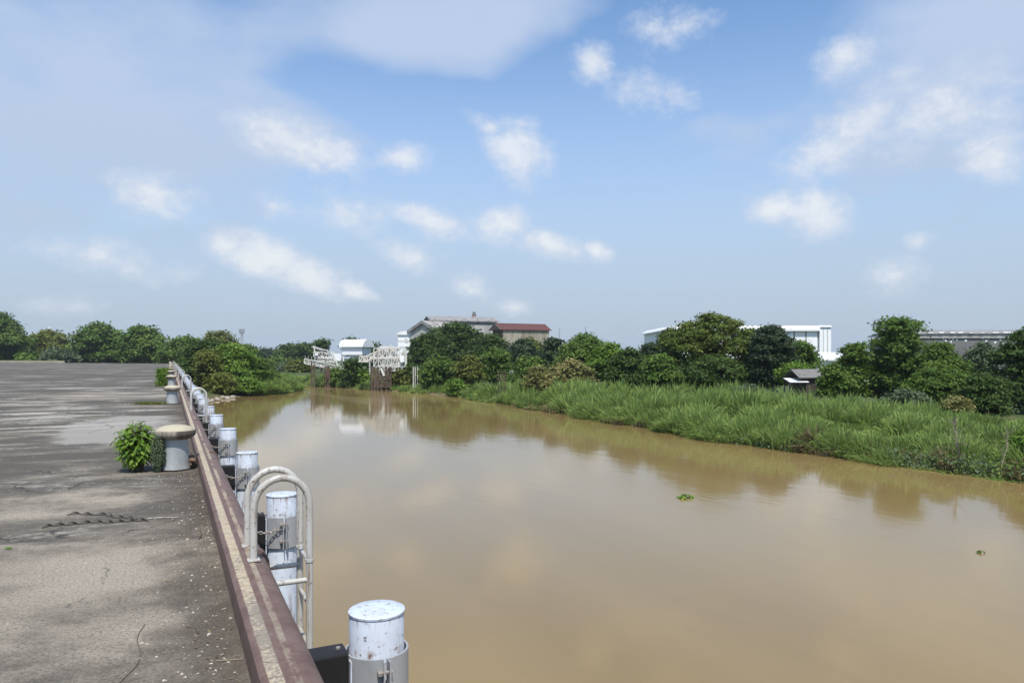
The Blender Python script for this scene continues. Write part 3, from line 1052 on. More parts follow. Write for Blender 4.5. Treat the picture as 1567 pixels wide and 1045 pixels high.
# ---- near bank beyond the wharf
tree('bank_bush', 'dark spreading tree overhanging the piles at the wharf end', 'tree', 278, 352, 522, 603, 122, 'dome', 'dark', GK, nl=34)
tree('bank_bush', 'tall bright green bush beside the bare leaning branch', 'bush', 318, 392, 528, 602, 119, 'dome', 'bright', GK, nl=34)
tree('bank_bush', 'yellowish bush hanging over the wharf end piles', 'bush', 296, 340, 538, 588, 116, 'round', 'olive', GK)
tree('bank_bush', 'rounded mid green bush sloping down toward the grassy point', 'bush', 360, 420, 548, 602, 123, 'dome', 'mid', GK)
tree('bank_bush', 'small green bush just behind the grassy point', 'bush', 388, 426, 564, 604, 126, 'round', 'mid', GK)
tree('bank_bush', 'low light green bush at the water by the rubble stones', 'bush', 342, 402, 578, 610, 115.5, 'dome', 'bright', GK)
tree('bank_bush', 'low dark bush above the rubble stones beside the piles', 'bush', 316, 362, 572, 609, 113, 'dome', 'olive', GK)
tree('bank_bush', 'dark hedge like bush behind the grassy point', 'bush', 346, 398, 530, 590, 135, 'dome', 'mid', GK)
# ---- far up river
for q, (a, b_, t_, bt, fw, sh, lm) in enumerate([
        (360, 398, 530, 575, 330, 'dome', 'blue'), (385, 432, 535, 578, 340, 'dome', 'blue'), (418, 462, 529, 580, 320, 'dome', 'dark'),  # bluish leaves here carry the distance haze in their colour
        (448, 486, 526, 582, 300, 'dome', 'dark'), (400, 446, 548, 586, 285, 'dome', 'mid'), (440, 476, 552, 590, 230, 'dome', 'olive'),
        (478, 506, 521, 552, 235, 'dome', 'dark'), (330, 372, 540, 575, 345, 'dome', 'blue'), (424, 470, 556, 588, 245, 'dome', 'grey')]):
    lab = ['hazy bluish far tree left of the mast foot', 'low hazy far tree along the river bend', 'dark rounded far tree above the river bend',
           'dark far tree left of the loading gantry', 'mid green far tree behind the grassy point', 'olive bush at the water under the conveyor boom',
           'dark tree behind the gantry platform', 'hazy far tree behind the near bank bushes', 'pale scrub at the far river bend'][q]
    tree('distant_tree', lab, 'tree', a, b_, t_, bt, fw, sh, lm, GD, dens=5)
# ---- around the loading structures
tree('bank_tree', 'round dark tree between the gantry and the lattice tower', 'tree', 523, 556, 552, 593, 146, 'round', 'dark', GR)
tree('bank_bush', 'bright bush at the water left of the lattice tower', 'bush', 498, 532, 566, 591, 150, 'dome', 'mid', GR)
tree('bank_bush', 'low bush at the foot of the lattice tower', 'bush', 540, 568, 566, 594, 146, 'dome', 'bright', GR)
tree('bank_tree', 'small tree behind the white barrel roofed shed', 'tree', 546, 580, 524, 560, 200, 'dome', 'dark', GF)
tree('bank_tree', 'small crown showing above the barrel roofed shed', 'tree', 528, 548, 518, 545, 215, 'dome', 'dark', GF)
tree('bank_bush', 'dark thicket right of the lattice tower with pale poles before it', 'bush', 596, 650, 558, 602, 136, 'dome', 'dark', GR)
tree('bank_bush', 'small pale bush beside the lattice tower', 'bush', 606, 628, 566, 590, 133, 'round', 'olive', GR)
# ---- big trees in front of the factory
tree('spreading_tree', 'broad dark umbrella tree covering the grey factory front', 'tree', 646, 748, 496, 566, 168, 'umbrella', 'dark', GF, nl=44, lobe=.13, flat=.5)
tree('spreading_tree', 'dark sloping tree between the umbrella tree and the brown gable end', 'tree', 722, 784, 513, 570, 158, 'dome', 'dark', GF)
tree('spreading_tree', 'left arm of dark layered foliage before the grey gable', 'tree', 620, 690, 512, 566, 156, 'umbrella', 'dark', GF, nl=30, lobe=.15, flat=.5)
tree('bank_tree', 'yellow green tree at the river right of the pale poles', 'tree', 640, 706, 548, 604, 126, 'dome', 'mid', GR, nl=34)
tree('bank_tree', 'olive tree with drooping foliage beside the water', 'tree', 692, 742, 546, 606, 122, 'dome', 'olive', GR)
tree('bank_bush', 'low bright bush hanging into the river at the bank corner', 'bush', 682, 714, 583, 611, 114, 'dome', 'bright', GR)
tree('bank_tree', 'round dark green tree behind the wooden post frame', 'tree', 732, 786, 537, 588, 128, 'round', 'mid', GR)
tree('bank_tree', 'bluish dark tree below the red roofed building', 'tree', 770, 830, 522, 572, 140, 'dome', 'blue', GF)
tree('bank_tree', 'light olive tree below the red roof wall', 'tree', 786, 840, 520, 575, 146, 'dome', 'olive', GF)
tree('bank_tree', 'dark tree right of the red roofed building', 'tree', 822, 872, 521, 580, 126, 'dome', 'blue', GF)
tree('bank_tree', 'bright rounded tree on the open mound right of the red roof', 'tree', 846, 948, 513, 580, 118, 'dome', 'mid', GR, nl=40)
tree('bank_tree', 'second bright tree sloping down toward the dark tree', 'tree', 900, 968, 527, 584, 112, 'dome', 'bright', GR)
tree('bank_bush', 'yellow flowering bush above the reeds', 'bush', 803, 846, 562, 606, 98, 'dome', 'yellow', GR, leafk=.0025)
tree('bank_bush', 'yellow green bush next to the flowering bush', 'bush', 836, 912, 552, 598, 102, 'dome', 'yellow', GR)
tree('bank_bush', 'dark bush between the yellow bushes and the mound', 'bush', 780, 842, 548, 590, 112, 'dome', 'mid', GR)
# ---- right bank
tree('bank_tree', 'dark tree standing left of the great rain tree', 'tree', 926, 1002, 536, 594, 86, 'dome', 'dark', GR, nl=34)
tree('bank_tree', 'glossy green tree under the left side of the rain tree', 'tree', 978, 1042, 545, 604, 80, 'dome', 'mid', GR, nl=34)
tree('bank_tree', 'thin grey green tree peeping behind the rain tree', 'tree', 1006, 1044, 506, 560, 112, 'dome', 'blue', GR)
tree('bank_tree', 'small dark crown on the skyline left of the rain tree', 'tree', 978, 1012, 527, 560, 110, 'dome', 'blue', GR)
tree('rain_tree', 'great layered rain tree with umbrella crown before the white factory', 'tree', 1006, 1172, 484, 592, 90, 'umbrella', 'rain', GR, nl=72, lobe=.105, flat=.34, shell=.3, dens=7.5)
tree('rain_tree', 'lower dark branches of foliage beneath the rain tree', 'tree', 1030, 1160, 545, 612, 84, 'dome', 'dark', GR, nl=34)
tree('bank_tree', 'tall dark grey green tree right of the rain tree', 'tree', 1148, 1216, 501, 590, 82, 'column', 'blue', GR, nl=34)
tree('bank_tree', 'rounded green tree before the white factory doors', 'tree', 1190, 1258, 524, 582, 88, 'dome', 'mid', GR, nl=34)
tree('bank_bush', 'bright bush left of the small dark hut', 'bush', 1192, 1246, 556, 588, 78, 'dome', 'bright', GR)
tree('bank_tree', 'dark bush right beside the small hut', 'tree', 1248, 1304, 558, 608, 66, 'dome', 'mid', GR)
tree('bank_tree', 'leaning green tree with narrow crown below the low white roof', 'tree', 1284, 1330, 529, 606, 70, 'column', 'mid', GR)
tree('bank_tree', 'tall pointed tree with stacked crowns right of the white factory', 'tree', 1336, 1412, 491, 604, 72, 'spire', 'mid', GR, nl=44, lobe=.2)
tree('bank_tree', 'shaded tree filling in left of the pointed tree', 'tree', 1318, 1372, 538, 608, 74, 'dome', 'olive', GR)
tree('bank_tree', 'vine covered green tree below the grey warehouse', 'tree', 1390, 1486, 528, 620, 68, 'dome', 'mid', GR, nl=34)
tree('bank_bush', 'broad dark thicket hanging over the reeds', 'bush', 1378, 1500, 560, 632, 60, 'dome', 'mid', GR, nl=40)
tree('bank_bush', 'dark rounded bush at the end of the thicket', 'bush', 1468, 1548, 572, 638, 56, 'dome', 'dark', GR, nl=34)
tree('bank_tree', 'pale feathery tree before the grey warehouse', 'tree', 1478, 1530, 526, 590, 72, 'dome', 'grey', GR)
tree('bank_tree', 'dark tree mass closing the right end of the bank', 'tree', 1516, 1640, 503, 632, 62, 'dome', 'dark', GR, nl=40)
tree('bank_bush', 'small orange tinted bush among the reeds', 'bush', 1448, 1482, 608, 640, 52, 'round', 'yellow', GR)
tree('bank_bush', 'bright broad leaved bush at the right edge of the bank', 'bush', 1548, 1640, 655, 722, 39, 'dome', 'bright', GR, leafk=.003)
tree('bank_tree', 'tree beyond the dark mass on the right bank', 'tree', 1600, 1760, 480, 640, 60, 'dome', 'mid', GR)
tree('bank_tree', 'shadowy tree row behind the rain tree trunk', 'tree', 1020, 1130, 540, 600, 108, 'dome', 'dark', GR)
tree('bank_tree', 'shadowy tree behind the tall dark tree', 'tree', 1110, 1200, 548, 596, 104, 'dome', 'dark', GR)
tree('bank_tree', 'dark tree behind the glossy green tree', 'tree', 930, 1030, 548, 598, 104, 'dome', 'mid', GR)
tree('bank_bush', 'low silvery creeper mound on the reeds', 'bush', 1116, 1180, 592, 612, 70, 'dome', 'grey', GR)
tree('bank_bush', 'silvery creeper mound below the leaning tree', 'bush', 1350, 1420, 598, 622, 58, 'dome', 'grey', GR)


# ------------------------------------------------------------------ reeds
def along(line, n, rg):
    P2 = np.array(line, float)
    d = np.r_[0, np.cumsum(np.hypot(*np.diff(P2, axis=0).T))]
    return P2, d


def reeds(name, label, line, n, width, hgt, seed, mat, side=1.0, lean=.35, wscale=1.0, front=.1, dens_near=True, prof=False):
    rg = np.random.default_rng(seed)
    P2, d = along(line, n, rg)
    # clumps of blades share their lean
    nc = n // 16
    if dens_near:
        # more clumps where the bank is close to the viewer
        s = rg.random(nc * 4) * d[-1]
        px_, py_ = np.interp(s, d, P2[:, 0]), np.interp(s, d, P2[:, 1])
        wgt = 1 / (px_ ** 2 + py_ ** 2)
        s = rg.choice(s, nc, p=wgt / wgt.sum())
    else:
        s = rg.random(nc) * d[-1]
    x = np.interp(s, d, P2[:, 0])
    y = np.interp(s, d, P2[:, 1])
    x1 = np.interp(s + .5, d, P2[:, 0]); y1 = np.interp(s + .5, d, P2[:, 1])
    tx, ty = x1 - x, y1 - y
    ln = np.hypot(tx, ty) + 1e-6
    nxv, nyv = ty / ln * side, -tx / ln * side
    off = front + width * rg.random(nc) ** 1.15
    off += (np.sin(s * .9) * .5 + np.sin(s * .37 + 2) * .8) * (off < 1.5) * .6
    cx, cy = x + nxv * off, y + nyv * off
    # tussock mounds: blades lean away from the middle of their mound
    nm = max(12, int(d[-1] * width / 5.2))
    sm = rg.random(nm) * d[-1]
    om = front + width * rg.random(nm)
    jx = np.searchsorted(d, sm).clip(1, len(d) - 1)
    ex, ey = P2[jx, 0] - P2[jx - 1, 0], P2[jx, 1] - P2[jx - 1, 1]
    el_ = np.hypot(ex, ey)
    mx_ = np.interp(sm, d, P2[:, 0]) + ey / el_ * side * om
    my_ = np.interp(sm, d, P2[:, 1]) - ex / el_ * side * om
    mh = rg.uniform(.70, 1.22, nm)
    mt = rg.random(nm)
    near_m = np.empty(nc, int)
    for k0 in range(0, nc, 2000):
        dd = (cx[k0:k0 + 2000, None] - mx_) ** 2 + (cy[k0:k0 + 2000, None] - my_) ** 2
        near_m[k0:k0 + 2000] = dd.argmin(1)
    rx_, ry_ = cx - mx_[near_m], cy - my_[near_m]
    rm = np.hypot(rx_, ry_) + 1e-6
    rq = np.clip(rm / 1.45, 0, 1.2)
    ch = hgt * mh[near_m] * (1.12 - .58 * rq ** 2) * rg.uniform(.85, 1.12, nc)
    if prof:
        ch = ch * np.interp(cy, [10, 28, 34, 44, 70, 100], [.62, .68, .85, 1.15, 1.28, 1.2])
    fr_ = np.clip(1.5 - off / 2.2, 0, 1.2)
    cl = np.stack([rx_ / rm * rq * .75 - nxv * .55 * fr_, ry_ / rm * rq * .75 - nyv * .55 * fr_], 1) * lean * 2.2
    ctint = np.clip(.15 + .6 * mt[near_m] + rg.normal(size=nc) * .12, 0, 1)
    m_ = 16
    idx = np.repeat(np.arange(nc), m_)
    N = len(idx)
    r = np.sqrt(rg.random(N)) * .42
    a = rg.random(N) * 6.283
    bx, by = cx[idx] + r * np.cos(a), cy[idx] + r * np.sin(a)
    bz = height(bx, by) - .05
    bz = np.maximum(bz, WATER - .1)
    h = ch[idx] * rg.uniform(.55, 1.1, N)
    lx = cl[idx, 0] + np.cos(a) * .34 + rg.normal(size=N) * .2
    ly = cl[idx, 1] + np.sin(a) * .34 + rg.normal(size=N) * .2
    dist = np.hypot(bx, by)
    wd = (.00046 * dist + .010) * rg.uniform(.7, 1.4, N) * wscale
    wa = rg.random(N) * 6.283
    wx, wy = np.cos(wa) * wd, np.sin(wa) * wd
    T = [0, .45, .8, 1.0]
    WI = [.7, 1.0, .75, .06]
    rows = []
    for t, wi in zip(T, WI):
        bend = t ** 2.0
        zc = bz + h * (t - .42 * np.minimum(np.hypot(lx, ly), 1.3) * t ** 3)
        xc, yc = bx + lx * h * bend * .62, by + ly * h * bend * .62
        rows.append(np.stack([xc - wx * wi, yc - wy * wi, zc], 1))
        rows.append(np.stack([xc + wx * wi, yc + wy * wi, zc], 1))
    V = np.stack(rows, 1)
    base = np.arange(N)[:, None] * 8
    Q = np.concatenate([base + np.array([[0, 1, 3, 2]]) + 2 * k for k in range(3)], 1).reshape(-1, 4)
    tb = np.clip(ctint[idx] * .55 + rg.random(N) * .45, 0, 1)
    tint = np.stack([tb] * 8, 1).ravel()
    o = obj(name, np_mesh(name, V.reshape(-1, 3), Q, mat, tint))
    return tag(o, label, 'reeds', kind='stuff')


RBr = [(38.6, 2), (38.5, 21), (36.8, 41), (38.4, 62), (40.2, 85), (40.7, 104)]
reeds('river_reeds', 'tall green reeds covering the far bank of the river', RBr, 150000, 15.0, 1.85, 11, LM['reed'], prof=True, front=-.35)
reeds('dry_reeds', 'dry brown grass stalks along the waterline of the far bank', [(38.5, 12), (38.5, 21), (37.2, 37)], 3500, 1.6, 1.3, 12, LM['dry'], front=.0)
reeds('dry_reeds', 'brownish dead grass at the foot of the far reeds', [(37.6, 50), (38.4, 62), (40.2, 85)], 2200, .8, 1.0, 15, LM['dry'], front=-.1)
reeds('river_grass', 'bright grass on the point of the near bank', [(22.3, 150), (22.0, 136), (17, 127), (11.5, 121.5)], 30000, 6.5, 2.4, 13, LM['reed'], dens_near=False)
reeds('river_grass', 'grass along the far bank under the loading gantry', [(40.0, 112), (38, 123), (33, 142), (26.5, 161), (20, 185)], 16000, 6.0, 1.4, 14, LM['reed'], dens_near=False)

# broad leaved plants at the foot of the reeds
def low_plants(name, label, line, n, seed, lm, size=.14):
    rg = np.random.default_rng(seed)
    P2, d = along(line, n, rg)
    nc = n // 22
    s = rg.random(nc) * d[-1]
    off = rg.random(nc) * 1.3 - .25
    x = np.interp(s, d, P2[:, 0]) + off
    y = np.interp(s, d, P2[:, 1])
    keep = np.sin(s * .55 + 1) + .6 * np.sin(s * 1.7) > -.2
    x, y = x[keep], y[keep]
    idx = np.repeat(np.arange(len(x)), 22)
    N = len(idx)
    c = np.stack([x[idx] + rg.normal(size=N) * .35, y[idx] + rg.normal(size=N) * .35, np.zeros(N)], 1)
    c[:, 2] = np.maximum(height(c[:, 0], c[:, 1]), WATER) + rg.random(N) ** 1.5 * .75 + .04
    nr = rg.normal(size=(N, 3)) * .6 + [-.3, -.3, .9]
    V, Q, T = leaf_quads(c, nr, size * rg.uniform(.6, 1.2, N), .5, .1, rg.random(N))
    return tag(obj(name, np_mesh(name, V, Q, LM[lm], T)), label, 'plants', kind='stuff')


low_plants('bank_weeds', 'low leafy weeds at the waterline of the far bank', [(38.5, 10), (38.5, 21), (36.8, 41), (37.6, 52)], 5000, 21, 'mid', .11)
low_plants('bank_weeds', 'pale leafy weeds by the water under the far reeds', [(38.5, 12), (38.5, 21), (36.8, 41)], 2600, 22, 'grey', .12)

# ------------------------------------------------------------------ shrub beside the first bollard
def leaf_mesh(name, L, Wd, mat, tint):
    vs, fs = [], []
    rows = 5
    for i in range(rows):
        t = i / (rows - 1)
        wv = Wd / 2 * math.sin(math.pi * (t ** .8)) * (1 - .25 * t) + .0008
        zz = -.30 * L * t ** 1.8
        vs += [(L * t, -wv, zz + .22 * wv), (L * t, 0, zz), (L * t, wv, zz + .22 * wv)]
    for i in range(rows - 1):
        a = i * 3
        fs += [(a, a + 3, a + 4, a + 1), (a + 1, a + 4, a + 5, a + 2)]
    me = mesh(name, vs, fs, mat, True)
    at = me.attributes.new('tint', 'FLOAT', 'POINT')
    at.data.foreach_set('value', [tint] * len(vs))
    return me


shrub = empty('leafy_shrub', (-.42, 11.30, 0), 'bright green shrub with reddish young tips growing beside the first mooring bollard', 'shrub')
rg = random.Random(5)
lms = [leaf_mesh('leaf', .110, .056, LM['shrub'], t) for t in (.15, .4, .65, .95)]
lmr = [leaf_mesh('leaf', .085, .032, LM['red'], t) for t in (.2, .8)]
stems = B()
nleaf = 0
for k in range(30):
    a = k * 2.4
    q = math.sqrt((k + .5) / 30)
    rx = q * .31
    hh = .70 - .30 * q ** 2.2 + rg.uniform(-.06, .07)
    b0_ = Vector((rg.uniform(-.09, .09), rg.uniform(-.09, .09), 0))
    tip = Vector((rx * math.cos(a), rx * math.sin(a) * .9, hh))
    m1 = b0_.lerp(tip, .5) + Vector((0, 0, .05))
    stems.tube([b0_, m1, tip], [.008, .006, .003], 5)
    nlv = 10
    for j in range(nlv):
        if nleaf >= 298: break
        t = .30 + .70 * j / (nlv - 1)
        pos = b0_.lerp(m1, t * 2) if t < .5 else m1.lerp(tip, t * 2 - 1)
        la = j * 2.4 + rg.uniform(-.3, .3)
        top = t > .8 and k < 16 and k % 2 == 0
        o = obj('leaf', rg.choice(lmr if top else lms), shrub, pos)
        o.rotation_euler = (rg.uniform(-.3, .3), rg.uniform(.0, .8), la)
        s_ = rg.uniform(.75, 1.2)
        o.scale = (s_, s_, s_)
        nleaf += 1
stems.build('stem', BARK, shrub, True)
# filler leaves deep inside and along the stems
def many_leaves(name, n, mat, parent, fn, L=.05, Wd=.02, seed=1):
    rg = np.random.default_rng(seed)
    c, ax, nr = fn(rg, n)
    V, Q, T = leaf_quads(c, nr, L * rg.uniform(.6, 1.2, n), Wd / L, .15, rg.random(n), ax)
    return tag(obj(name, np_mesh(name, V, Q, mat, T), parent), kind='stuff')


def blobfn(cx, cy, cz, rx, ry, rz):
    def f(rg, n):
        u = rg.normal(size=(n, 3))
        u /= np.linalg.norm(u, axis=1, keepdims=True)
        r = rg.random(n)[:, None] ** .35
        c = u * r * [rx, ry, rz] + [cx, cy, cz]
        c[:, 2] = np.maximum(c[:, 2], .02)
        ax = u * [1, 1, .2] + [0, 0, -.5]
        nr = u * .6 + [0, -.1, .8] + rg.normal(size=(n, 3)) * .3
        return c, ax, nr
    return f


many_leaves('inner_leaves', 900, LM['shrub'], shrub, blobfn(0, 0, .36, .29, .26, .34), .052, .020, 31)
fine = empty('fine_leaved_weed', (-.15, 11.12, 0), 'fine grey green weed squeezed between the shrub and the first bollard', 'weed')
many_leaves('foliage', 2600, LM['grey'], fine, blobfn(0, 0, .26, .10, .12, .27), .016, .006, 32)
sb = B()
for k in range(14):
    sb.tube([(rg.uniform(-.03, .03), rg.uniform(-.03, .03), 0), (rg.uniform(-.09, .09), rg.uniform(-.1, .1), rg.uniform(.3, .52))], [.004, .002], 4)
sb.build('stem', TWIG, fine)

# weed clumps along the wharf
for (x, y, h, rx, ry, lm, label) in [
        (-.32, 46.5, .95, .33, 3.2, 'bright', 'tall green weed clump behind the third mooring bollard'),
        (-.30, 62.5, .8, .3, 2.5, 'bright', 'green weed clump behind the fourth mooring bollard')]:
    e = empty('weed_clump', (x, y, 0), label, 'weeds')
    def ragged(rg_, n_, h=h, rx=rx, ry=ry):
        k_ = rg_.integers(0, 16, n_)
        q_ = np.random.default_rng(int(h * 100)).random((16, 3))
        top_ = h * (.45 + .65 * q_[:, 2])[k_]
        c_ = np.stack([(q_[k_, 0] * 2 - 1) * rx * .8, (q_[k_, 1] * 2 - 1) * ry, np.zeros(n_)], 1)
        zz = rg_.random(n_) ** .8
        c_ += np.c_[rg_.normal(size=(n_, 2)) * .11 * (1.2 - .7 * zz[:, None]), zz * top_]
        return c_, rg_.normal(size=(n_, 3)) * .6 + [0, 0, .6], rg_.normal(size=(n_, 3)) * .7 + [0, -.3, .5]
    many_leaves('foliage', 4200, LM[lm], e, ragged, .085, .024, int(y))
    s_ = B()
    for k in range(26):
        bx, by = rg.uniform(-rx, rx) * .7, rg.uniform(-ry, ry) * .8
        s_.tube([(bx, by, 0), (bx + rg.uniform(-.1, .1), by + rg.uniform(-.1, .1), h * rg.uniform(.5, .95))], [.008, .004], 4)
    s_.build('stem', BARK, e)


def grass_tuft(name, label, pts, n, h, lm, seed, spread=.12):
    rg = np.random.default_rng(seed)
    pts = np.array(pts, float)
    i = rg.integers(0, len(pts), n)
    b = pts[i] + np.c_[rg.normal(size=(n, 2)) * spread, np.zeros(n)]
    hh = h * rg.uniform(.4, 1.1, n)
    l = rg.normal(size=(n, 2)) * .35
    wv = rg.normal(size=(n, 2)); wv /= np.linalg.norm(wv, axis=1, keepdims=True); wv *= .006
    tip = b + np.c_[l * hh[:, None], hh]
    mid = b + np.c_[l * hh[:, None] * .3, hh * .6]
    z = np.zeros((n, 1))
    V = np.stack([b - np.c_[wv, z], b + np.c_[wv, z], mid + np.c_[wv, z], mid - np.c_[wv, z], tip - np.c_[wv, z] * .1, tip + np.c_[wv, z] * .1], 1).reshape(-1, 3)
    base = np.arange(n)[:, None] * 6
    Q = np.concatenate([base + [[0, 1, 2, 3]], base + [[3, 2, 5, 4]]], 1).reshape(-1, 4)
    return tag(obj(name, np_mesh(name, V, Q, LM[lm], np.repeat(rg.random(n), 6))), label, 'grass', kind='stuff')


grass_tuft('grass_tuft', 'thin line of grass in the joint left of the second bollard', [(-.2 - .1 * k, 27.0 + .05 * k, 0) for k in range(9)], 420, .13, 'olive', 41)
grass_tuft('grass_tuft', 'grassy fringe at the pale far edge of the wharf deck', [(-30 - 1.2 * k, 251 + 1.95 * k, -.0) for k in range(24)], 2500, .9, 'reed', 42, .8)

# ------------------------------------------------------------------ deck litter
rng = np.random.default_rng(3)
n = 1700
ly = 2.6 + 16 * rng.random(n) ** 1.8
lx = np.where(rng.random(n) < .62, KX - .02 - np.abs(rng.normal(size=n)) * .28, KX - .1 - rng.random(n) * 6)
sz = np.clip(rng.lognormal(-5.15, .5, n), .002, .016)
base = np.array([[1, 0, 0], [-.5, .87, 0], [-.5, -.87, 0], [.2, .1, .8]])
ang = rng.random(n) * 6.283
ca, sa = np.cos(ang), np.sin(ang)
V = np.zeros((n, 4, 3))
for k in range(4):
    bx, by, bz_ = base[k] * rng.uniform(.6, 1.3, (n, 1)).T[0][:, None].T[0][0] if False else base[k]
    jx, jy = bx * rng.uniform(.6, 1.4, n), by * rng.uniform(.6, 1.4, n)
    V[:, k, 0] = lx + (jx * ca - jy * sa) * sz
    V[:, k, 1] = ly + (jx * sa + jy * ca) * sz
    V[:, k, 2] = .001 + bz_ * sz * rng.uniform(.4, 1.0, n)
b_ = np.arange(n)[:, None] * 4
T = np.concatenate([b_ + [[0, 1, 3]], b_ + [[1, 2, 3]], b_ + [[2, 0, 3]]], 1).reshape(-1, 3)
tag(obj('grit', np_mesh('grit', V.reshape(-1, 3), T, M_LITTER)), 'loose pale grit and crumbs scattered along the wharf edge', 'grit', kind='stuff')
# dry leaves and pods by the beam
n = 260
c = np.stack([KX - .03 - np.abs(rng.normal(size=n)) * .22, 2.8 + 12 * rng.random(n) ** 1.3, np.full(n, .009)], 1)
V, Q, T = leaf_quads(c, rng.normal(size=(n, 3)) * .22 + [0, 0, 1], rng.uniform(.006, .019, n), .42, .2, rng.random(n))
tag(obj('leaf_litter', np_mesh('leaf_litter', V, Q, LM['dry'], T)), 'dry fallen leaves along the foot of the edge beam', 'leaf litter', kind='stuff')
# brick rubble between bollard and beam
rb_ = empty('brick_rubble', (.30, 11.4, 0), 'broken brick rubble heaped between the first bollard and the edge beam', 'rubble')
bk = B().bbox(-.05, .05, -.035, .035, -.025, .025, .006).mesh('brick', M_BRICK)
for k in range(24):
    o = obj('brick', bk, rb_, (rg.uniform(-.035, .02), rg.uniform(-.25, .5), .022 + .03 * (k % 5)))
    o.rotation_euler = (rg.uniform(-.5, .5), rg.uniform(-.4, .4), rg.uniform(0, 3))
    s_ = rg.uniform(.45, .85)
    o.scale = (s_, s_, s_)


# twisted straps lying on the deck
def strap(p0, p1, turns, wd, name, label):
    A, Bp = G(*p0), G(*p1)
    n = int(turns * 12)
    d = (Bp - A)
    s = Vector((-d.y, d.x, 0)).normalized()
    vs, fs = [], []
    th = .003
    for k in range(n + 1):
        t = k / n
        c = A + d * t + s * (.05 * math.sin(t * 5) + .015 * math.sin(t * 17)) + Vector((0, 0, wd * .62 + .004))
        an = t * turns * math.pi + .3 * math.sin(t * 9)
        u = (s * math.cos(an) + Vector((0, 0, 1)) * math.sin(an))
        q = (-s * math.sin(an) + Vector((0, 0, 1)) * math.cos(an)) * th
        c.z = wd / 2 * abs(math.sin(an)) + .006
        vs += [c - u * wd / 2 - q, c + u * wd / 2 - q, c + u * wd / 2 + q, c - u * wd / 2 + q]
    for k in range(n):
        for j in range(4):
            a, b = k * 4 + j, k * 4 + (j + 1) % 4
            fs.append((a, b, b + 4, a + 4))
    fs += [(3, 2, 1, 0), tuple(range(n * 4, n * 4 + 4))]
    o = obj(name, mesh(name, vs, fs, M_BELT))
    return tag(o, label, 'strap')


strap((64, 808), (228, 795), 9, .030, 'twisted_strap', 'long twisted black strap lying on the concrete deck')
strap((104, 788), (216, 793), 6, .028, 'twisted_strap', 'shorter twisted black strap lying behind the long one')
wire = B()
w0, w1 = G(226, 795), G(272, 793)
wire.tube([w0 + Vector((0, 0, .012)), (w0 + w1) / 2 + Vector((0, .02, .012)), w1 + Vector((0, 0, .01))], .006, 6)
tag(wire.build('steel_rod', M_CHAIN), 'thin grey rod at the end of the twisted straps', 'rod')


def twig(pts, r, label, mat=TWIG):
    q = [G(*p) + Vector((0, 0, r + .001)) for p in pts]
    for _ in range(2):      # corner cutting
        nq = [q[0]]
        for a, b in zip(q[:-1], q[1:]):
            nq += [a.lerp(b, .25), a.lerp(b, .75)]
        q = nq + [q[-1]]
    return tag(B().tube(q, [r] * (len(q) - 1) + [r * .5], 5).build('twig', mat), label, 'twig')


twig([(222, 955), (207, 978), (217, 998), (211, 1018), (188, 1040), (176, 1052)], .0022, 'curved dark twig lying on the near concrete', M_BELT)
twig([(330, 1012), (352, 1011), (372, 1009)], .004, 'pale straight twig lying by the edge beam')
twig([(306, 812), (309, 818), (304, 826)], .005, 'short bent dark twig near the foot of the ladder', M_BELT)
lf = empty('fallen_leaf', G(5, 841) + Vector((0, 0, .012)), 'fresh green leaf fallen on the deck', 'leaf')
o = obj('blade', lms[2], lf)
o.rotation_euler = (.1, 0, .4)

# ------------------------------------------------------------------ rubble stones at the end of the wharf
st = []
for k in range(3):
    bm = bmesh.new()
    bmesh.ops.create_icosphere(bm, subdivisions=1, radius=.5)
    for v in bm.verts:
        v.co *= rg.uniform(.7, 1.15)
        v.co.z *= .7
    me = bpy.data.meshes.new('stone')
    bm.to_mesh(me)
    bm.free()
    me.materials.append(M_STONE)
    st.append(me)
for k in range(34):
    t = rg.random()
    x, y = 1.2 + 7 * t + rg.uniform(-.5, .5), 99 + 17 * t + rg.uniform(-1.5, 1.5)
    o = obj('stone', rg.choice(st), None, (x, y, max(gz(x, y), WATER) + .1))
    s_ = rg.uniform(.4, 1.1)
    o.scale = (s_, s_, s_)
    o.rotation_euler = (rg.uniform(0, .4), rg.uniform(0, .4), rg.uniform(0, 6))
    tag(o, 'pale rubble stone at the water where the near bank begins', 'stone', 'rubble stones at the near bank')


# bare branches
def dead_branch(name, label, base, top, seed, r=.05, n=12, spread=.5):
    rg = random.Random(seed)
    b = B()
    base, top = Vector(base), Vector(top)
    L = (top - base).length
    mid = base.lerp(top, .5) + Vector((rg.uniform(-.1, .1) * L, 0, 0))
    b.tube([base, mid, top], [r, r * .7, r * .25], 6)
    for k in range(n):
        t = .2 + .75 * k / n
        a = base.lerp(mid, t * 2) if t < .5 else mid.lerp(top, t * 2 - 1)
        d = Vector((rg.uniform(-1, 1), rg.uniform(-1, 1), rg.uniform(-.1, .9))).normalized() * L * spread * rg.uniform(.4, 1)
        m1 = a + d * .5 + Vector((0, 0, .05 * L))
        b.tube([a, m1, a + d], [r * .4, r * .28, r * .1], 5)
    o = b.build(name, TWIG)
    return tag(o, label, 'branch')


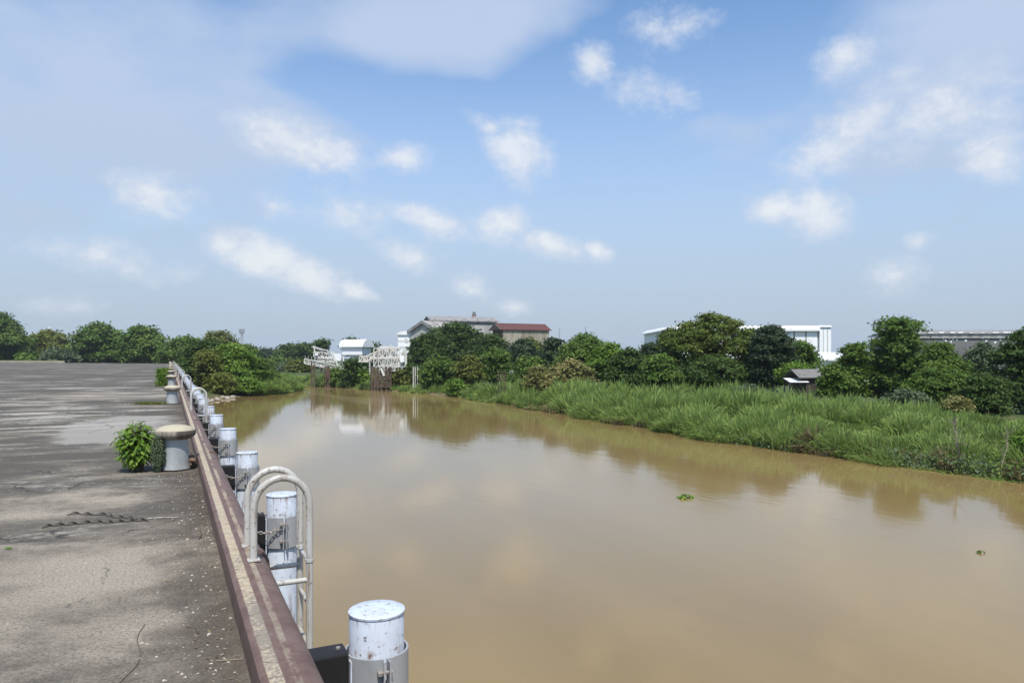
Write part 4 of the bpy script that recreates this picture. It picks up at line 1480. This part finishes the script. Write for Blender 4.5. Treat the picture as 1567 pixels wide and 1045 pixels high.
p = P(1472, 720, 39.5)
dead_branch('dead_branch', 'bare grey dead shrub standing in the reeds near the waterline', (p.x, p.y, gz(p.x, p.y)), P(1462, 640, 40), 1, .05, 22, .42)
p = P(1530, 728, 37.5)
dead_branch('dead_branch', 'bare dead twigs leaning beside the bright broad leaved bush', (p.x, p.y, gz(p.x, p.y)), P(1542, 655, 38.5), 2, .03, 16, .4)
p = P(296, 600, 118)
dead_branch('dead_branch', 'bare leaning branch before the dark shade at the wharf end', (p.x + 2, p.y, gz(p.x + 2, p.y)), P(312, 565, 118), 3, .09, 5, .4)

# floating weed
hy = G(1049, 762, WATER)
fl = empty('water_weed', hy, 'small green clump of floating weed alone on the river', 'water plant')
many_leaves('foliage', 60, LM['bright'], fl, blobfn(0, 0, .05, .42, .3, .10), .11, .06, 77)
B().tube([(-.3, 0, .0), (.3, .05, .01)], .02, 5).build('stem', TWIG, fl)
hy = G(1500, 846, WATER)
fl = empty('water_weed', hy, 'tiny floating weed near the far bank reflection', 'water plant')
many_leaves('foliage', 24, LM['bright'], fl, blobfn(0, 0, .03, .14, .1, .05), .06, .03, 78)
B().tube([(-.1, 0, .0), (.1, .02, .01)], .01, 5).build('stem', TWIG, fl)


# ------------------------------------------------------------------ buildings
def cube_mesh(mat, cache={}):
    if mat.name not in cache:
        cache[mat.name] = B().box(-.5, .5, -.5, .5, -.5, .5).mesh('bar', mat)
    return cache[mat.name]


def bar(name, a, b, wd, mat, parent, wd2=None):
    """a straight steel section between two world points"""
    a, b = Vector(a), Vector(b)
    d = b - a
    o = obj(name, cube_mesh(mat))
    rot = d.to_track_quat('Z', 'Y')
    o.matrix_world = Matrix.LocRotScale((a + b) / 2 - parent.location, rot, Vector((wd, wd2 or wd, d.length)))
    mw = o.matrix_world.copy()
    o.parent = parent
    o.matrix_basis = mw
    return o


class Frame:
    """local frame for a building: origin, u along the front, v away from the viewer"""
    def __init__(self, name, label, cat, px, fwd, ang, zb, group=None):
        p = P(px, HOR, fwd)
        self.root = empty(name, (p.x, p.y, zb), label, cat, group, -YAW + rad(ang))
        self.fwd = fwd

    def z(self, py, fwd=None):
        return EYE - (py - HOR) / F * (fwd or self.fwd) - self.root.location.z


SHEETN = [0]


def gable(root, u0, u1, v0, v1, ze, zr, over, wall, roof, th=.25, ridge='v', gmat=None, fascia=None):
    """walls + gabled roof; ridge along 'u' or 'v'"""
    um, vm = (u0 + u1) / 2, (v0 + v1) / 2
    if ridge == 'v':
        B().prism([(u0, 0), (u1, 0), (u1, ze), (um, zr), (u0, ze)], v0, v1, 'y').build('wall', wall, root)
        for s, ue in ((-1, u0 - over), (1, u1 + over)):
            sl = (zr - ze) / (um - u0)
            z_e = ze - sl * over
            pr = [(um, zr + .02), (ue, z_e + .02), (ue, z_e + .02 + th), (um, zr + .02 + th)]
            B().prism(pr, v0 - over, v1 + over, 'y').build('roof_slope', roof, root)
            if fascia:
                pr = [(um, zr - .55), (ue, z_e - .55), (ue, z_e + .04 + th), (um, zr + .04 + th)]
                B().prism(pr, v0 - over - .12, v0 - over - .002, 'y').build('fascia', fascia, root)
    else:
        B().prism([(v0, 0), (v1, 0), (v1, ze), (vm, zr), (v0, ze)], u0, u1, 'x').build('wall', wall, root)
        for s, ve in ((-1, v0 - over), (1, v1 + over)):
            sl = (zr - ze) / (vm - v0)
            z_e = ze - sl * over
            pr = [(vm, zr + .02), (ve, z_e + .02), (ve, z_e + .02 + th), (vm, zr + .02 + th)]
            B().prism(pr, u0 - over, u1 + over, 'x').build('roof_slope', roof, root)


GB = -3.2
# grey gabled factory
f = Frame('factory_building', 'grey factory with wide gabled end wall and patched sheet roof', 'building', 648, 205, -34, GB)
zr, ze = f.z(492), f.z(505.5)
gable(f.root, -5.1, 5.1, 0, 15, ze, zr, 0.6, M_GREYW, M_PALER, .3, 'v', fascia=M_GREYR)
B().box(1.2, 1.9, -.06, -.004, ze - 3.0, ze - 1.6).build('window', M_FASCIA, f.root)
# long upper hall behind it
f = Frame('factory_hall', 'long low pitched hall roof rising behind the grey gabled factory', 'building', 706, 228, 20, GB)
zr, ze = f.z(487), f.z(491.5)
gable(f.root, -9.8, 12, 0, 9, ze, zr + .4, .6, M_GREYW, M_GREYR, .35, 'u')
B().box(-9.8, 12, -.10, -.004, ze - 1.0, ze - .25).build('eave_band', M_FASCIA, f.root)
# brick chimney
f = Frame('brick_chimney', 'short brick chimney with metal cowl above the hall roof', 'chimney', 725.5, 240, 0, GB)
B().lathe([(.85, 0), (.80, f.z(490)), (.68, f.z(489)), (.62, f.z(482.5))], 12).build('stack', M_BRICKW, f.root, True)
B().lathe([(.72, f.z(482.4)), (.74, f.z(481.6)), (.55, f.z(481.2)), (.5, f.z(479)), (.62, f.z(478.8)), (.35, f.z(477))], 12).build('cowl', M_FASCIA, f.root, True)
# red roofed building
f = Frame('red_roof_building', 'long tan sheet walled building with rusty red roof', 'building', 769, 196, 26, GB)
zr, ze = f.z(494.5), f.z(503.5)
L = 14.6
gable(f.root, 0, L, 0, 6.5, ze, zr, .55, M_BROWNW, M_REDR, .16, 'u')
np_ = 9
for k in range(np_):
    B().box(k * L / np_ + .02, (k + 1) * L / np_ - .02, -.09, -.005, ze - 4.4, ze - .25).build('wall_panel', M_TANW, f.root)
B().box(-.02, L + .02, -.13, -.004, 0, ze - 4.42).build('plinth', M_GREYW, f.root)
# lean-to roof edge on the gable side
B().prism([(-.8, ze - .2), (7.5, ze - .2), (3.25, zr + .1)], -1.0, -.58, 'x').build('gable_board', M_BROWNW, f.root)
B().box(5.2, 5.9, -.16, -.092, ze - 4.3, ze - 2.7).build('door', M_BROWNW, f.root)
# white annex with barrel top
f = Frame('white_annex', 'white annex with curved roof left of the grey gable', 'building', 619.5, 208, 4, GB)
zt = f.z(512.5)
B().box(-2.0, 2.4, 0, 4, 0, zt).build('wall', M_WHITE, f.root)
arc = [(-2.4, zt + .003)] + [(-2.4 + 5.0 * (1 - math.cos(math.pi * k / 12)) / 2, zt + .003 + 1.15 * math.sin(math.pi * k / 12)) for k in range(1, 12)] + [(2.6, zt + .003)]
B().prism(arc, -.4, 4.4, 'y').build('roof', M_WHITER, f.root)
for k in range(2):
    B().box(-2.03, 2.43, -.05, -.003, zt - 1.9 - 1.7 * k, zt - 1.78 - 1.7 * k).build('band', M_FASCIA, f.root)

# white warehouse on the right
f = Frame('white_warehouse', 'huge white warehouse with panelled side and flat eave', 'building', 1142, 150, 0, GB)
s = 150 / F
uL, uR = (1016 - 1142) * s, (1252 - 1142) * s
zt = f.z(505.5)
B().box(uL + .3, uR, .3, 24, 0, zt - .2).build('wall', M_WHITE, f.root)
ztt = f.z(498.5)
prf = [(-.5, zt - .15), (-.5, zt + .35), (-.1, ztt - .05), (.5, ztt), (24.5, ztt), (24.5, zt - .15)]
B().prism(prf, uL + 2.6, uR + .2, 'x').build('roof', M_WHITER, f.root)
# rounded left end of the eave
q = [(uL + 2.6 - 2.9 * math.sin(a), zt - .15 + (ztt - zt + .15) * math.cos(a)) for a in [math.pi / 2 * k / 6 for k in range(7)]]
B().prism(q + [(uL + 2.6, zt - .15)], -.45, 24.4, 'y').build('roof_end', M_WHITER, f.root)
wpan = (uR - uL - .3) / 13
for k in range(13):
    u = uL + .3 + wpan * k
    B().bbox(u + .12, u + wpan - .12, .22, .298, .1, zt - .22, .02).build('wall_panel', M_WHITE, f.root)
    B().box(u - .10, u + .10, .16, .297, .1, zt - .22).build('column', M_SEAM, f.root)
# end block
B().box(uR + .205, uR + 2.6, -.3, 22, 0, f.z(500.5)).build('end_block', M_WHITE, f.root)
B().prism([(-.6, f.z(500.4)), (22.2, f.z(500.4)), (22.2, f.z(498)), (.2, f.z(498))], uR + .21, uR + 2.7, 'x').build('end_cap', M_WHITER, f.root)
for k in range(2):
    B().box(uR + .9 + k * .9, uR + 1.0 + k * .9, -.36, -.303, 0, f.z(501)).build('seam', M_GREYW, f.root)
# low white roof in front of the warehouse
f = Frame('low_white_shed', 'low white roofed shed at the right foot of the white warehouse', 'building', 1275, 120, 0, GB)
s = 120 / F
B().box(-2.6, 6.2, .3, 9, 0, f.z(552)).build('wall', M_WHITE, f.root)
B().prism([(-.3, f.z(552) + .003), (-.3, f.z(550)), (9, f.z(538.5)), (9.2, f.z(538.5)), (9.2, f.z(552) + .003)], -2.8, 6.5, 'x').build('roof', M_WHITER, f.root)
# grey warehouse on the far right
f = Frame('grey_warehouse', 'long dark grey warehouse with white patches on the wall', 'building', 1400, 110, -4, GB)
s = 110 / F
L = 30
zt = f.z(517)
B().box(0, L, 0, 16, 0, zt).build('wall', M_PATCHG, f.root)
B().box(-.1, L, -.22, -.004, zt - .05, f.z(511.5)).build('eave_band', M_GREYW, f.root)
B().prism([(-.4, f.z(511.4)), (-.4, f.z(510)), (8, f.z(502)), (16.4, f.z(510)), (16.4, f.z(511.4))], -.3, L + .3, 'x').build('roof', M_GREYR, f.root)
for k in range(11):
    u = .15 + k * 1.55 + rg.uniform(-.3, .3)
    z0 = f.z(510.4)
    B().box(u, u + rg.uniform(.5, 1.1), -.52, -.402, z0, z0 + rg.uniform(.1, .24)).build('roof_patch', M_WHITE, f.root)
for (px_, py_) in [(1441, 519), (1444, 521), (1450, 518), (1455, 519), (1452, 523), (1461, 520), (1473, 521), (1499, 518), (1503, 522), (1507, 518), (1516, 524), (1524, 520), (1527, 526), (1546, 524)]:
    u = (px_ - 1400) * s
    z0 = f.z(py_)
    h_ = rg.uniform(.14, .34)
    B().box(u, u + rg.uniform(.12, .34), -.03, -.003, z0 - h_ / 2, z0 + h_ / 2).build('wall_patch', M_WHITE, f.root)
# hut
f = Frame('riverside_hut', 'small dark hut with grey sheet roof among the reeds', 'hut', 1240, 74, 8, GB)
zt = f.z(578)
B().box(-1.0, 2.2, 0, 2.4, 0, zt).build('wall', M_BROWNW, f.root)
B().prism([(-.4, zt - .02), (1.2, f.z(566)), (2.8, zt - .02), (2.8, zt + .06), (1.2, f.z(565)), (-.4, zt + .06)], -1.5, 2.7, 'x').build('roof', M_HUTR, f.root)
B().box(.1, .7, -.05, -.003, .2, zt - .3).build('door', M_DARK, f.root)
f = Frame('white_awning', 'white sheet awning beside the small dark hut', 'awning', 1218, 73.5, 0, GB)
B().prism([(-.2, f.z(585)), (1.6, f.z(579.5)), (1.6, f.z(579)), (-.2, f.z(584.5))], -.7, 1.3, 'x').build('sheet', M_WHITER, f.root)
for u in (-.6, 1.2):
    for v in (-.1, 1.5):
        B().box(u - .04, u + .04, v - .04, v + .04, 0, f.z(585.2) if v < 0 else f.z(580.2)).build('post', M_DARK, f.root)

# ------------------------------------------------------------------ loading structures on the far bank
def PP(px, py, fwd):
    return P(px, py, fwd)


FW = 152.0
def quad_truss(root, px0, py0, px1, py1, h, fw0, depth, nb, wd, mat, fw1=None):
    """boxed lattice girder between two points"""
    fw1 = fw1 or fw0
    for d in (0, depth):
        tops = [PP(px0 + (px1 - px0) * k / nb, py0 + (py1 - py0) * k / nb, fw0 + (fw1 - fw0) * k / nb + d) for k in range(nb + 1)]
        bots = [p - Vector((0, 0, h)) for p in tops]
        bar('chord', tops[0], tops[-1], wd, mat, root)
        bar('chord', bots[0], bots[-1], wd, mat, root)
        for k in range(nb + 1):
            bar('strut', tops[k], bots[k], wd * .7, mat, root)
        for k in range(nb):
            bar('brace', tops[k] if k % 2 else bots[k], bots[k + 1] if k % 2 else tops[k + 1], wd * .6, mat, root)


# barrel roofed shed
f = Frame('barrel_roof_shed', 'white loading shed with curved barrel roof on stilts', 'shed', 538, 158, -18, GB)
s = 158 / F
z0, z1 = f.z(543), f.z(531)
B().box(-2.4, 2.6, 0, 4.0, z0, z1).build('wall', M_WHITE, f.root)
arc = [(-.5 + 5.0 * (1 - math.cos(math.pi * k / 14)) / 2, z1 + .003 + (f.z(519) - z1) * math.sin(math.pi * k / 14)) for k in range(15)]
B().prism(arc, -2.9, 3.1, 'x').build('roof', M_WHITER, f.root)
B().add([(-.8, .4, z0), (1.6, .4, z0), (1.6, 3.2, z0), (-.8, 3.2, z0), (-.1, 1, z0 - 1.3), (.9, 1, z0 - 1.3), (.9, 2.4, z0 - 1.3), (-.1, 2.4, z0 - 1.3)],
        [(0, 1, 5, 4), (1, 2, 6, 5), (2, 3, 7, 6), (3, 0, 4, 7), (4, 5, 6, 7)]).build('hopper', M_WHITE, f.root)
for u in (-2.2, 2.4):
    for v in (.2, 3.8):
        B().box(u - .12, u + .12, v - .12, v + .12, 0, z0).build('leg', M_TRUSS, f.root)

# conveyor gantry reaching over the water
g0 = PP(494, 590, FW)
g = empty('loading_gantry', (g0.x, g0.y, WATER), 'pale steel loading gantry with sloping conveyor boom over the water', 'gantry')
quad_truss(g, 466, 549, 523, 561, .95, 148, 1.6, 9, .22, M_TRUSS, 153)
bar('boom_deck', PP(466, 554, 148.8), PP(523, 566, 153.8), 1.5, M_TRUSS, g, .14)
quad_truss(g, 480, 538, 512, 541, 1.0, 153, 2.0, 5, .19, M_TRUSS)
quad_truss(g, 482, 547, 513, 549, .7, 153, 2.0, 5, .19, M_TRUSS)
bar('platform', PP(481, 545, 154), PP(514, 547.5, 154), 2.0, M_TRUSS, g, .15)
for d in (0, 2.2):
    bar('brace', PP(509, 541, 153 + d), PP(518, 561, 153 + d), .26, M_TRUSS, g)
    bar('brace', PP(480, 529, 153 + d), PP(484, 548, 153 + d), .2, M_TRUSS, g)
    bar('brace', PP(479, 530, 153 + d), PP(512, 540, 153 + d), .18, M_TRUSS, g)
bar('roof_sheet', PP(478, 531, 154), PP(494, 537, 154), 2.0, M_GREYR, g, .1)
B_ = B()
for (pa, pb, qa, qb) in [(511, 521, 541, 552)]:
    pass
bar('drive_house', PP(515, 541, 154), PP(515, 552, 154), 1.5, M_WHITE, g, 1.8)
bar('post', PP(525.5, 546, 155), PP(525.5, 564, 155), .24, M_WHITE, g)
bar('motor_box', PP(484, 541, 152.6), PP(484, 543.5, 152.6), .6, M_WHITE, g)
for (x_, yt) in [(477, 555), (481, 557), (498, 560), (501, 560), (503.5, 560)]:
    for d in (0, 1.8):
        a = PP(x_, yt, 147.5 + d)
        bar('pile', a, (a.x, a.y, WATER - 1.0), .28, M_RUSTPILE, g)
for k in range(12):
    x_ = 467 + k * 4.8
    a = PP(x_, 549 + 12 * k / 11.9, 148 + 5 * k / 12)
    bar('rail_post', a, a + Vector((0, 0, .75)), .06, M_TRUSS, g)

# lattice tower and conveyor gallery
g0 = PP(583, 596, 132.4)
g = empty('lattice_loader', (g0.x, g0.y, WATER), 'tangled pale lattice loading tower on dark cross braced piles', 'loading tower')
quad_truss(g, 557, 546, 600, 528, .95, 134.5, 1.8, 8, .20, M_TRUSS)
quad_truss(g, 550, 545, 574, 546, 1.0, 135.5, 2.2, 4, .22, M_TRUSS)
quad_truss(g, 572, 533, 618, 533, 1.9, 133.5, 2.4, 7, .22, M_TRUSS)
quad_truss(g, 572, 547, 620, 546, 1.8, 133.5, 2.4, 7, .22, M_TRUSS)
quad_truss(g, 578, 560, 616, 556, 1.2, 133.5, 2.0, 6, .20, M_TRUSS)
bar('deck_plate', PP(550, 553.5, 136.5), PP(576, 554, 136.5), 2.0, M_TRUSS, g, .16)
bar('deck_plate', PP(566, 562, 134.5), PP(620, 562, 134.5), 2.0, M_RUSTPILE, g, .14)
rg2 = random.Random(9)
for k in range(26):
    a = PP(rg2.uniform(572, 618), rg2.uniform(530, 562), 133.5 + rg2.uniform(0, 2.4))
    b = PP(rg2.uniform(572, 618), rg2.uniform(530, 562), 133.5 + rg2.uniform(0, 2.4))
    d = (b - a)
    if d.length > 3.2: b = a + d.normalized() * 3.2
    bar('brace', a, b, .19, M_TRUSS, g)
for x_ in (568.5, 573, 578, 583.5, 591, 597.5):
    for d in (0, 2.0):
        a = PP(x_, 561, 132.5 + d)
        bar('pile', a, (a.x, a.y, WATER - 1.0), .32, M_RUSTPILE, g)
for (ya, yb) in [(568, 580), (580, 592)]:
    for (xa, xb) in [(573, 583.5), (583.5, 597.5)]:
        bar('brace', PP(xa, ya, 132.4), PP(xb, yb, 132.4), .2, M_RUSTPILE, g)
        bar('brace', PP(xb, ya, 132.4), PP(xa, yb, 132.4), .2, M_RUSTPILE, g)
for ya in (568, 580, 592):
    bar('girt', PP(568, ya, 132.4), PP(598, ya, 132.3), .2, M_RUSTPILE, g)
bar('chute', PP(583, 563, 132.1), PP(588, 575, 132.1), .35, M_TRUSS, g)
bar('box', PP(613, 549, 133.5), PP(619, 549, 133.5), 1.2, M_WHITE, g)
bar('column', PP(621, 535, 134.5), PP(621, 572, 134.5), .3, M_TRUSS, g)

# pale poles at the water
for x_, yt in [(632.5, 562), (635.5, 562), (639, 562)]:
    a = PP(x_, yt, 127)
    o = empty('mooring_pole', (a.x, a.y, WATER), 'slim pale vertical pole at the water right of the lattice tower', 'pole', 'pale poles at the far bank')
    B().tube([(0, 0, -1.5), (0, 0, a.z - WATER)], .085, 8).build('shaft', M_TRUSS, o, True)
    B().tube([(0, 0, a.z - WATER), (0, 0, a.z - WATER + .06)], .11, 8).build('cap', M_TRUSS, o, True)

# wooden post frame in the reeds
a = PP(768, 600, 99)
zb = gz(a.x, a.y)
fr_ = empty('post_frame', (a.x, a.y, zb), 'dark wooden post frame with square top standing in the reeds', 'post frame')
for x_ in (762.5, 768, 773):
    for d in (0, .9):
        t_ = PP(x_, 568.5, 98 + d)
        bar('post', (t_.x, t_.y, zb - .5), t_, .11, M_RUSTPILE, fr_)
for yy in (569, 574.5, 580):
    for d in (0, .9):
        bar('rail', PP(760.5, yy, 98 + d - .09), PP(775, yy, 98 + d - .09), .10, M_RUSTPILE, fr_)
# white fence pickets
a = PP(787, 575, 118)
pf = empty('picket_fence', (a.x, a.y, gz(a.x, a.y)), 'short white picket fence between the trees above the reeds', 'fence')
for k in range(6):
    t_ = PP(780.5 + 2.9 * k, 567, 118)
    bar('picket', (t_.x, t_.y, gz(a.x, a.y)), t_, .17, M_WHITE, pf)
for yy in (570, 574):
    bar('rail', PP(779, yy, 118.15), PP(797, yy, 118.15), .10, M_WHITE, pf)

# ------------------------------------------------------------------ masts and lamp
def mast(name, label, px_, ytop, fwd, r, head):
    t_ = PP(px_, ytop, fwd)
    o = empty(name, (t_.x, t_.y, -3.2), label, 'mast')
    H = t_.z + 3.2
    for k in range(3):
        a = 2.094 * k
        B().tube([(r * math.cos(a) * 1.4, r * math.sin(a) * 1.4, 0), (r * math.cos(a) * .6, r * math.sin(a) * .6, H)], r * .16, 5).build('leg', M_MAST, o)
    nb = 14
    br = B()
    for k in range(nb):
        z0, z1 = H * k / nb, H * (k + 1) / nb
        for j in range(3):
            a, b = 2.094 * j, 2.094 * (j + 1)
            w0, w1 = r * (1.4 - .8 * k / nb), r * (1.4 - .8 * (k + 1) / nb)
            br.tube([(w0 * math.cos(a), w0 * math.sin(a), z0), (w1 * math.cos(b), w1 * math.sin(b), z1)], r * .10, 4)
    br.build('bracing', M_MAST, o)
    if head:
        for k in range(6):
            a = k * 1.047
            B().bbox(r * 1.6 * math.cos(a) - .35, r * 1.6 * math.cos(a) + .35, r * 1.6 * math.sin(a) - .25, r * 1.6 * math.sin(a) + .25, H - 3.2, H - .2, .05).build('antenna', M_MAST, o)
        B().lathe([(r * 1.2, H - 3.4), (r * 1.7, H - 3.3), (r * 1.7, H - 3.2)], 8).build('platform', M_MAST, o)
    return o


mast('antenna_mast', 'lattice antenna mast with clustered head above the left tree line', 370, 503, 520, 1.0, True)
mast('antenna_mast', 'thin lattice mast right of the red roofed building', 856, 502, 560, .45, False)
mast('antenna_mast', 'thin pale mast above the bright mound trees', 896, 500, 620, .5, False)
t_ = PP(74, 502, 300)
lp = empty('street_lamp', (t_.x, t_.y, -1.1), 'tall lamp with pale head above the trees at the wharf end', 'lamp')
H = t_.z + 1.1
B().tube([(-2.6, 0, 0), (-2.5, 0, H - 2), (-1.2, 0, H - .5), (0, 0, H)], [.14, .1, .07, .05], 7).build('pole', M_MAST, lp, True)
B().bbox(-.2, 1.0, -.2, .2, H - .05, H + .35, .08).build('lamp_head', M_WHITER, lp)

# ------------------------------------------------------------------ humid air
mh, th_, oh = newmat('humid_air')
vol = th_.node('ShaderNodeVolumePrincipled')
vol.inputs['Color'].default_value = (0.86, 0.92, 1.0, 1)
vol.inputs['Density'].default_value = 0.00016
vol.inputs['Anisotropy'].default_value = 0.2
mh.node_tree.links.new(vol.outputs[0], oh.inputs['Volume'])
hz = B().box(-2700, 2700, -2700, 3200, -9.5, 46).build('haze', mh)
tag(hz, 'thin humid haze over the river and trees', 'haze', kind='stuff')

print('leaf count', COUNT[0])
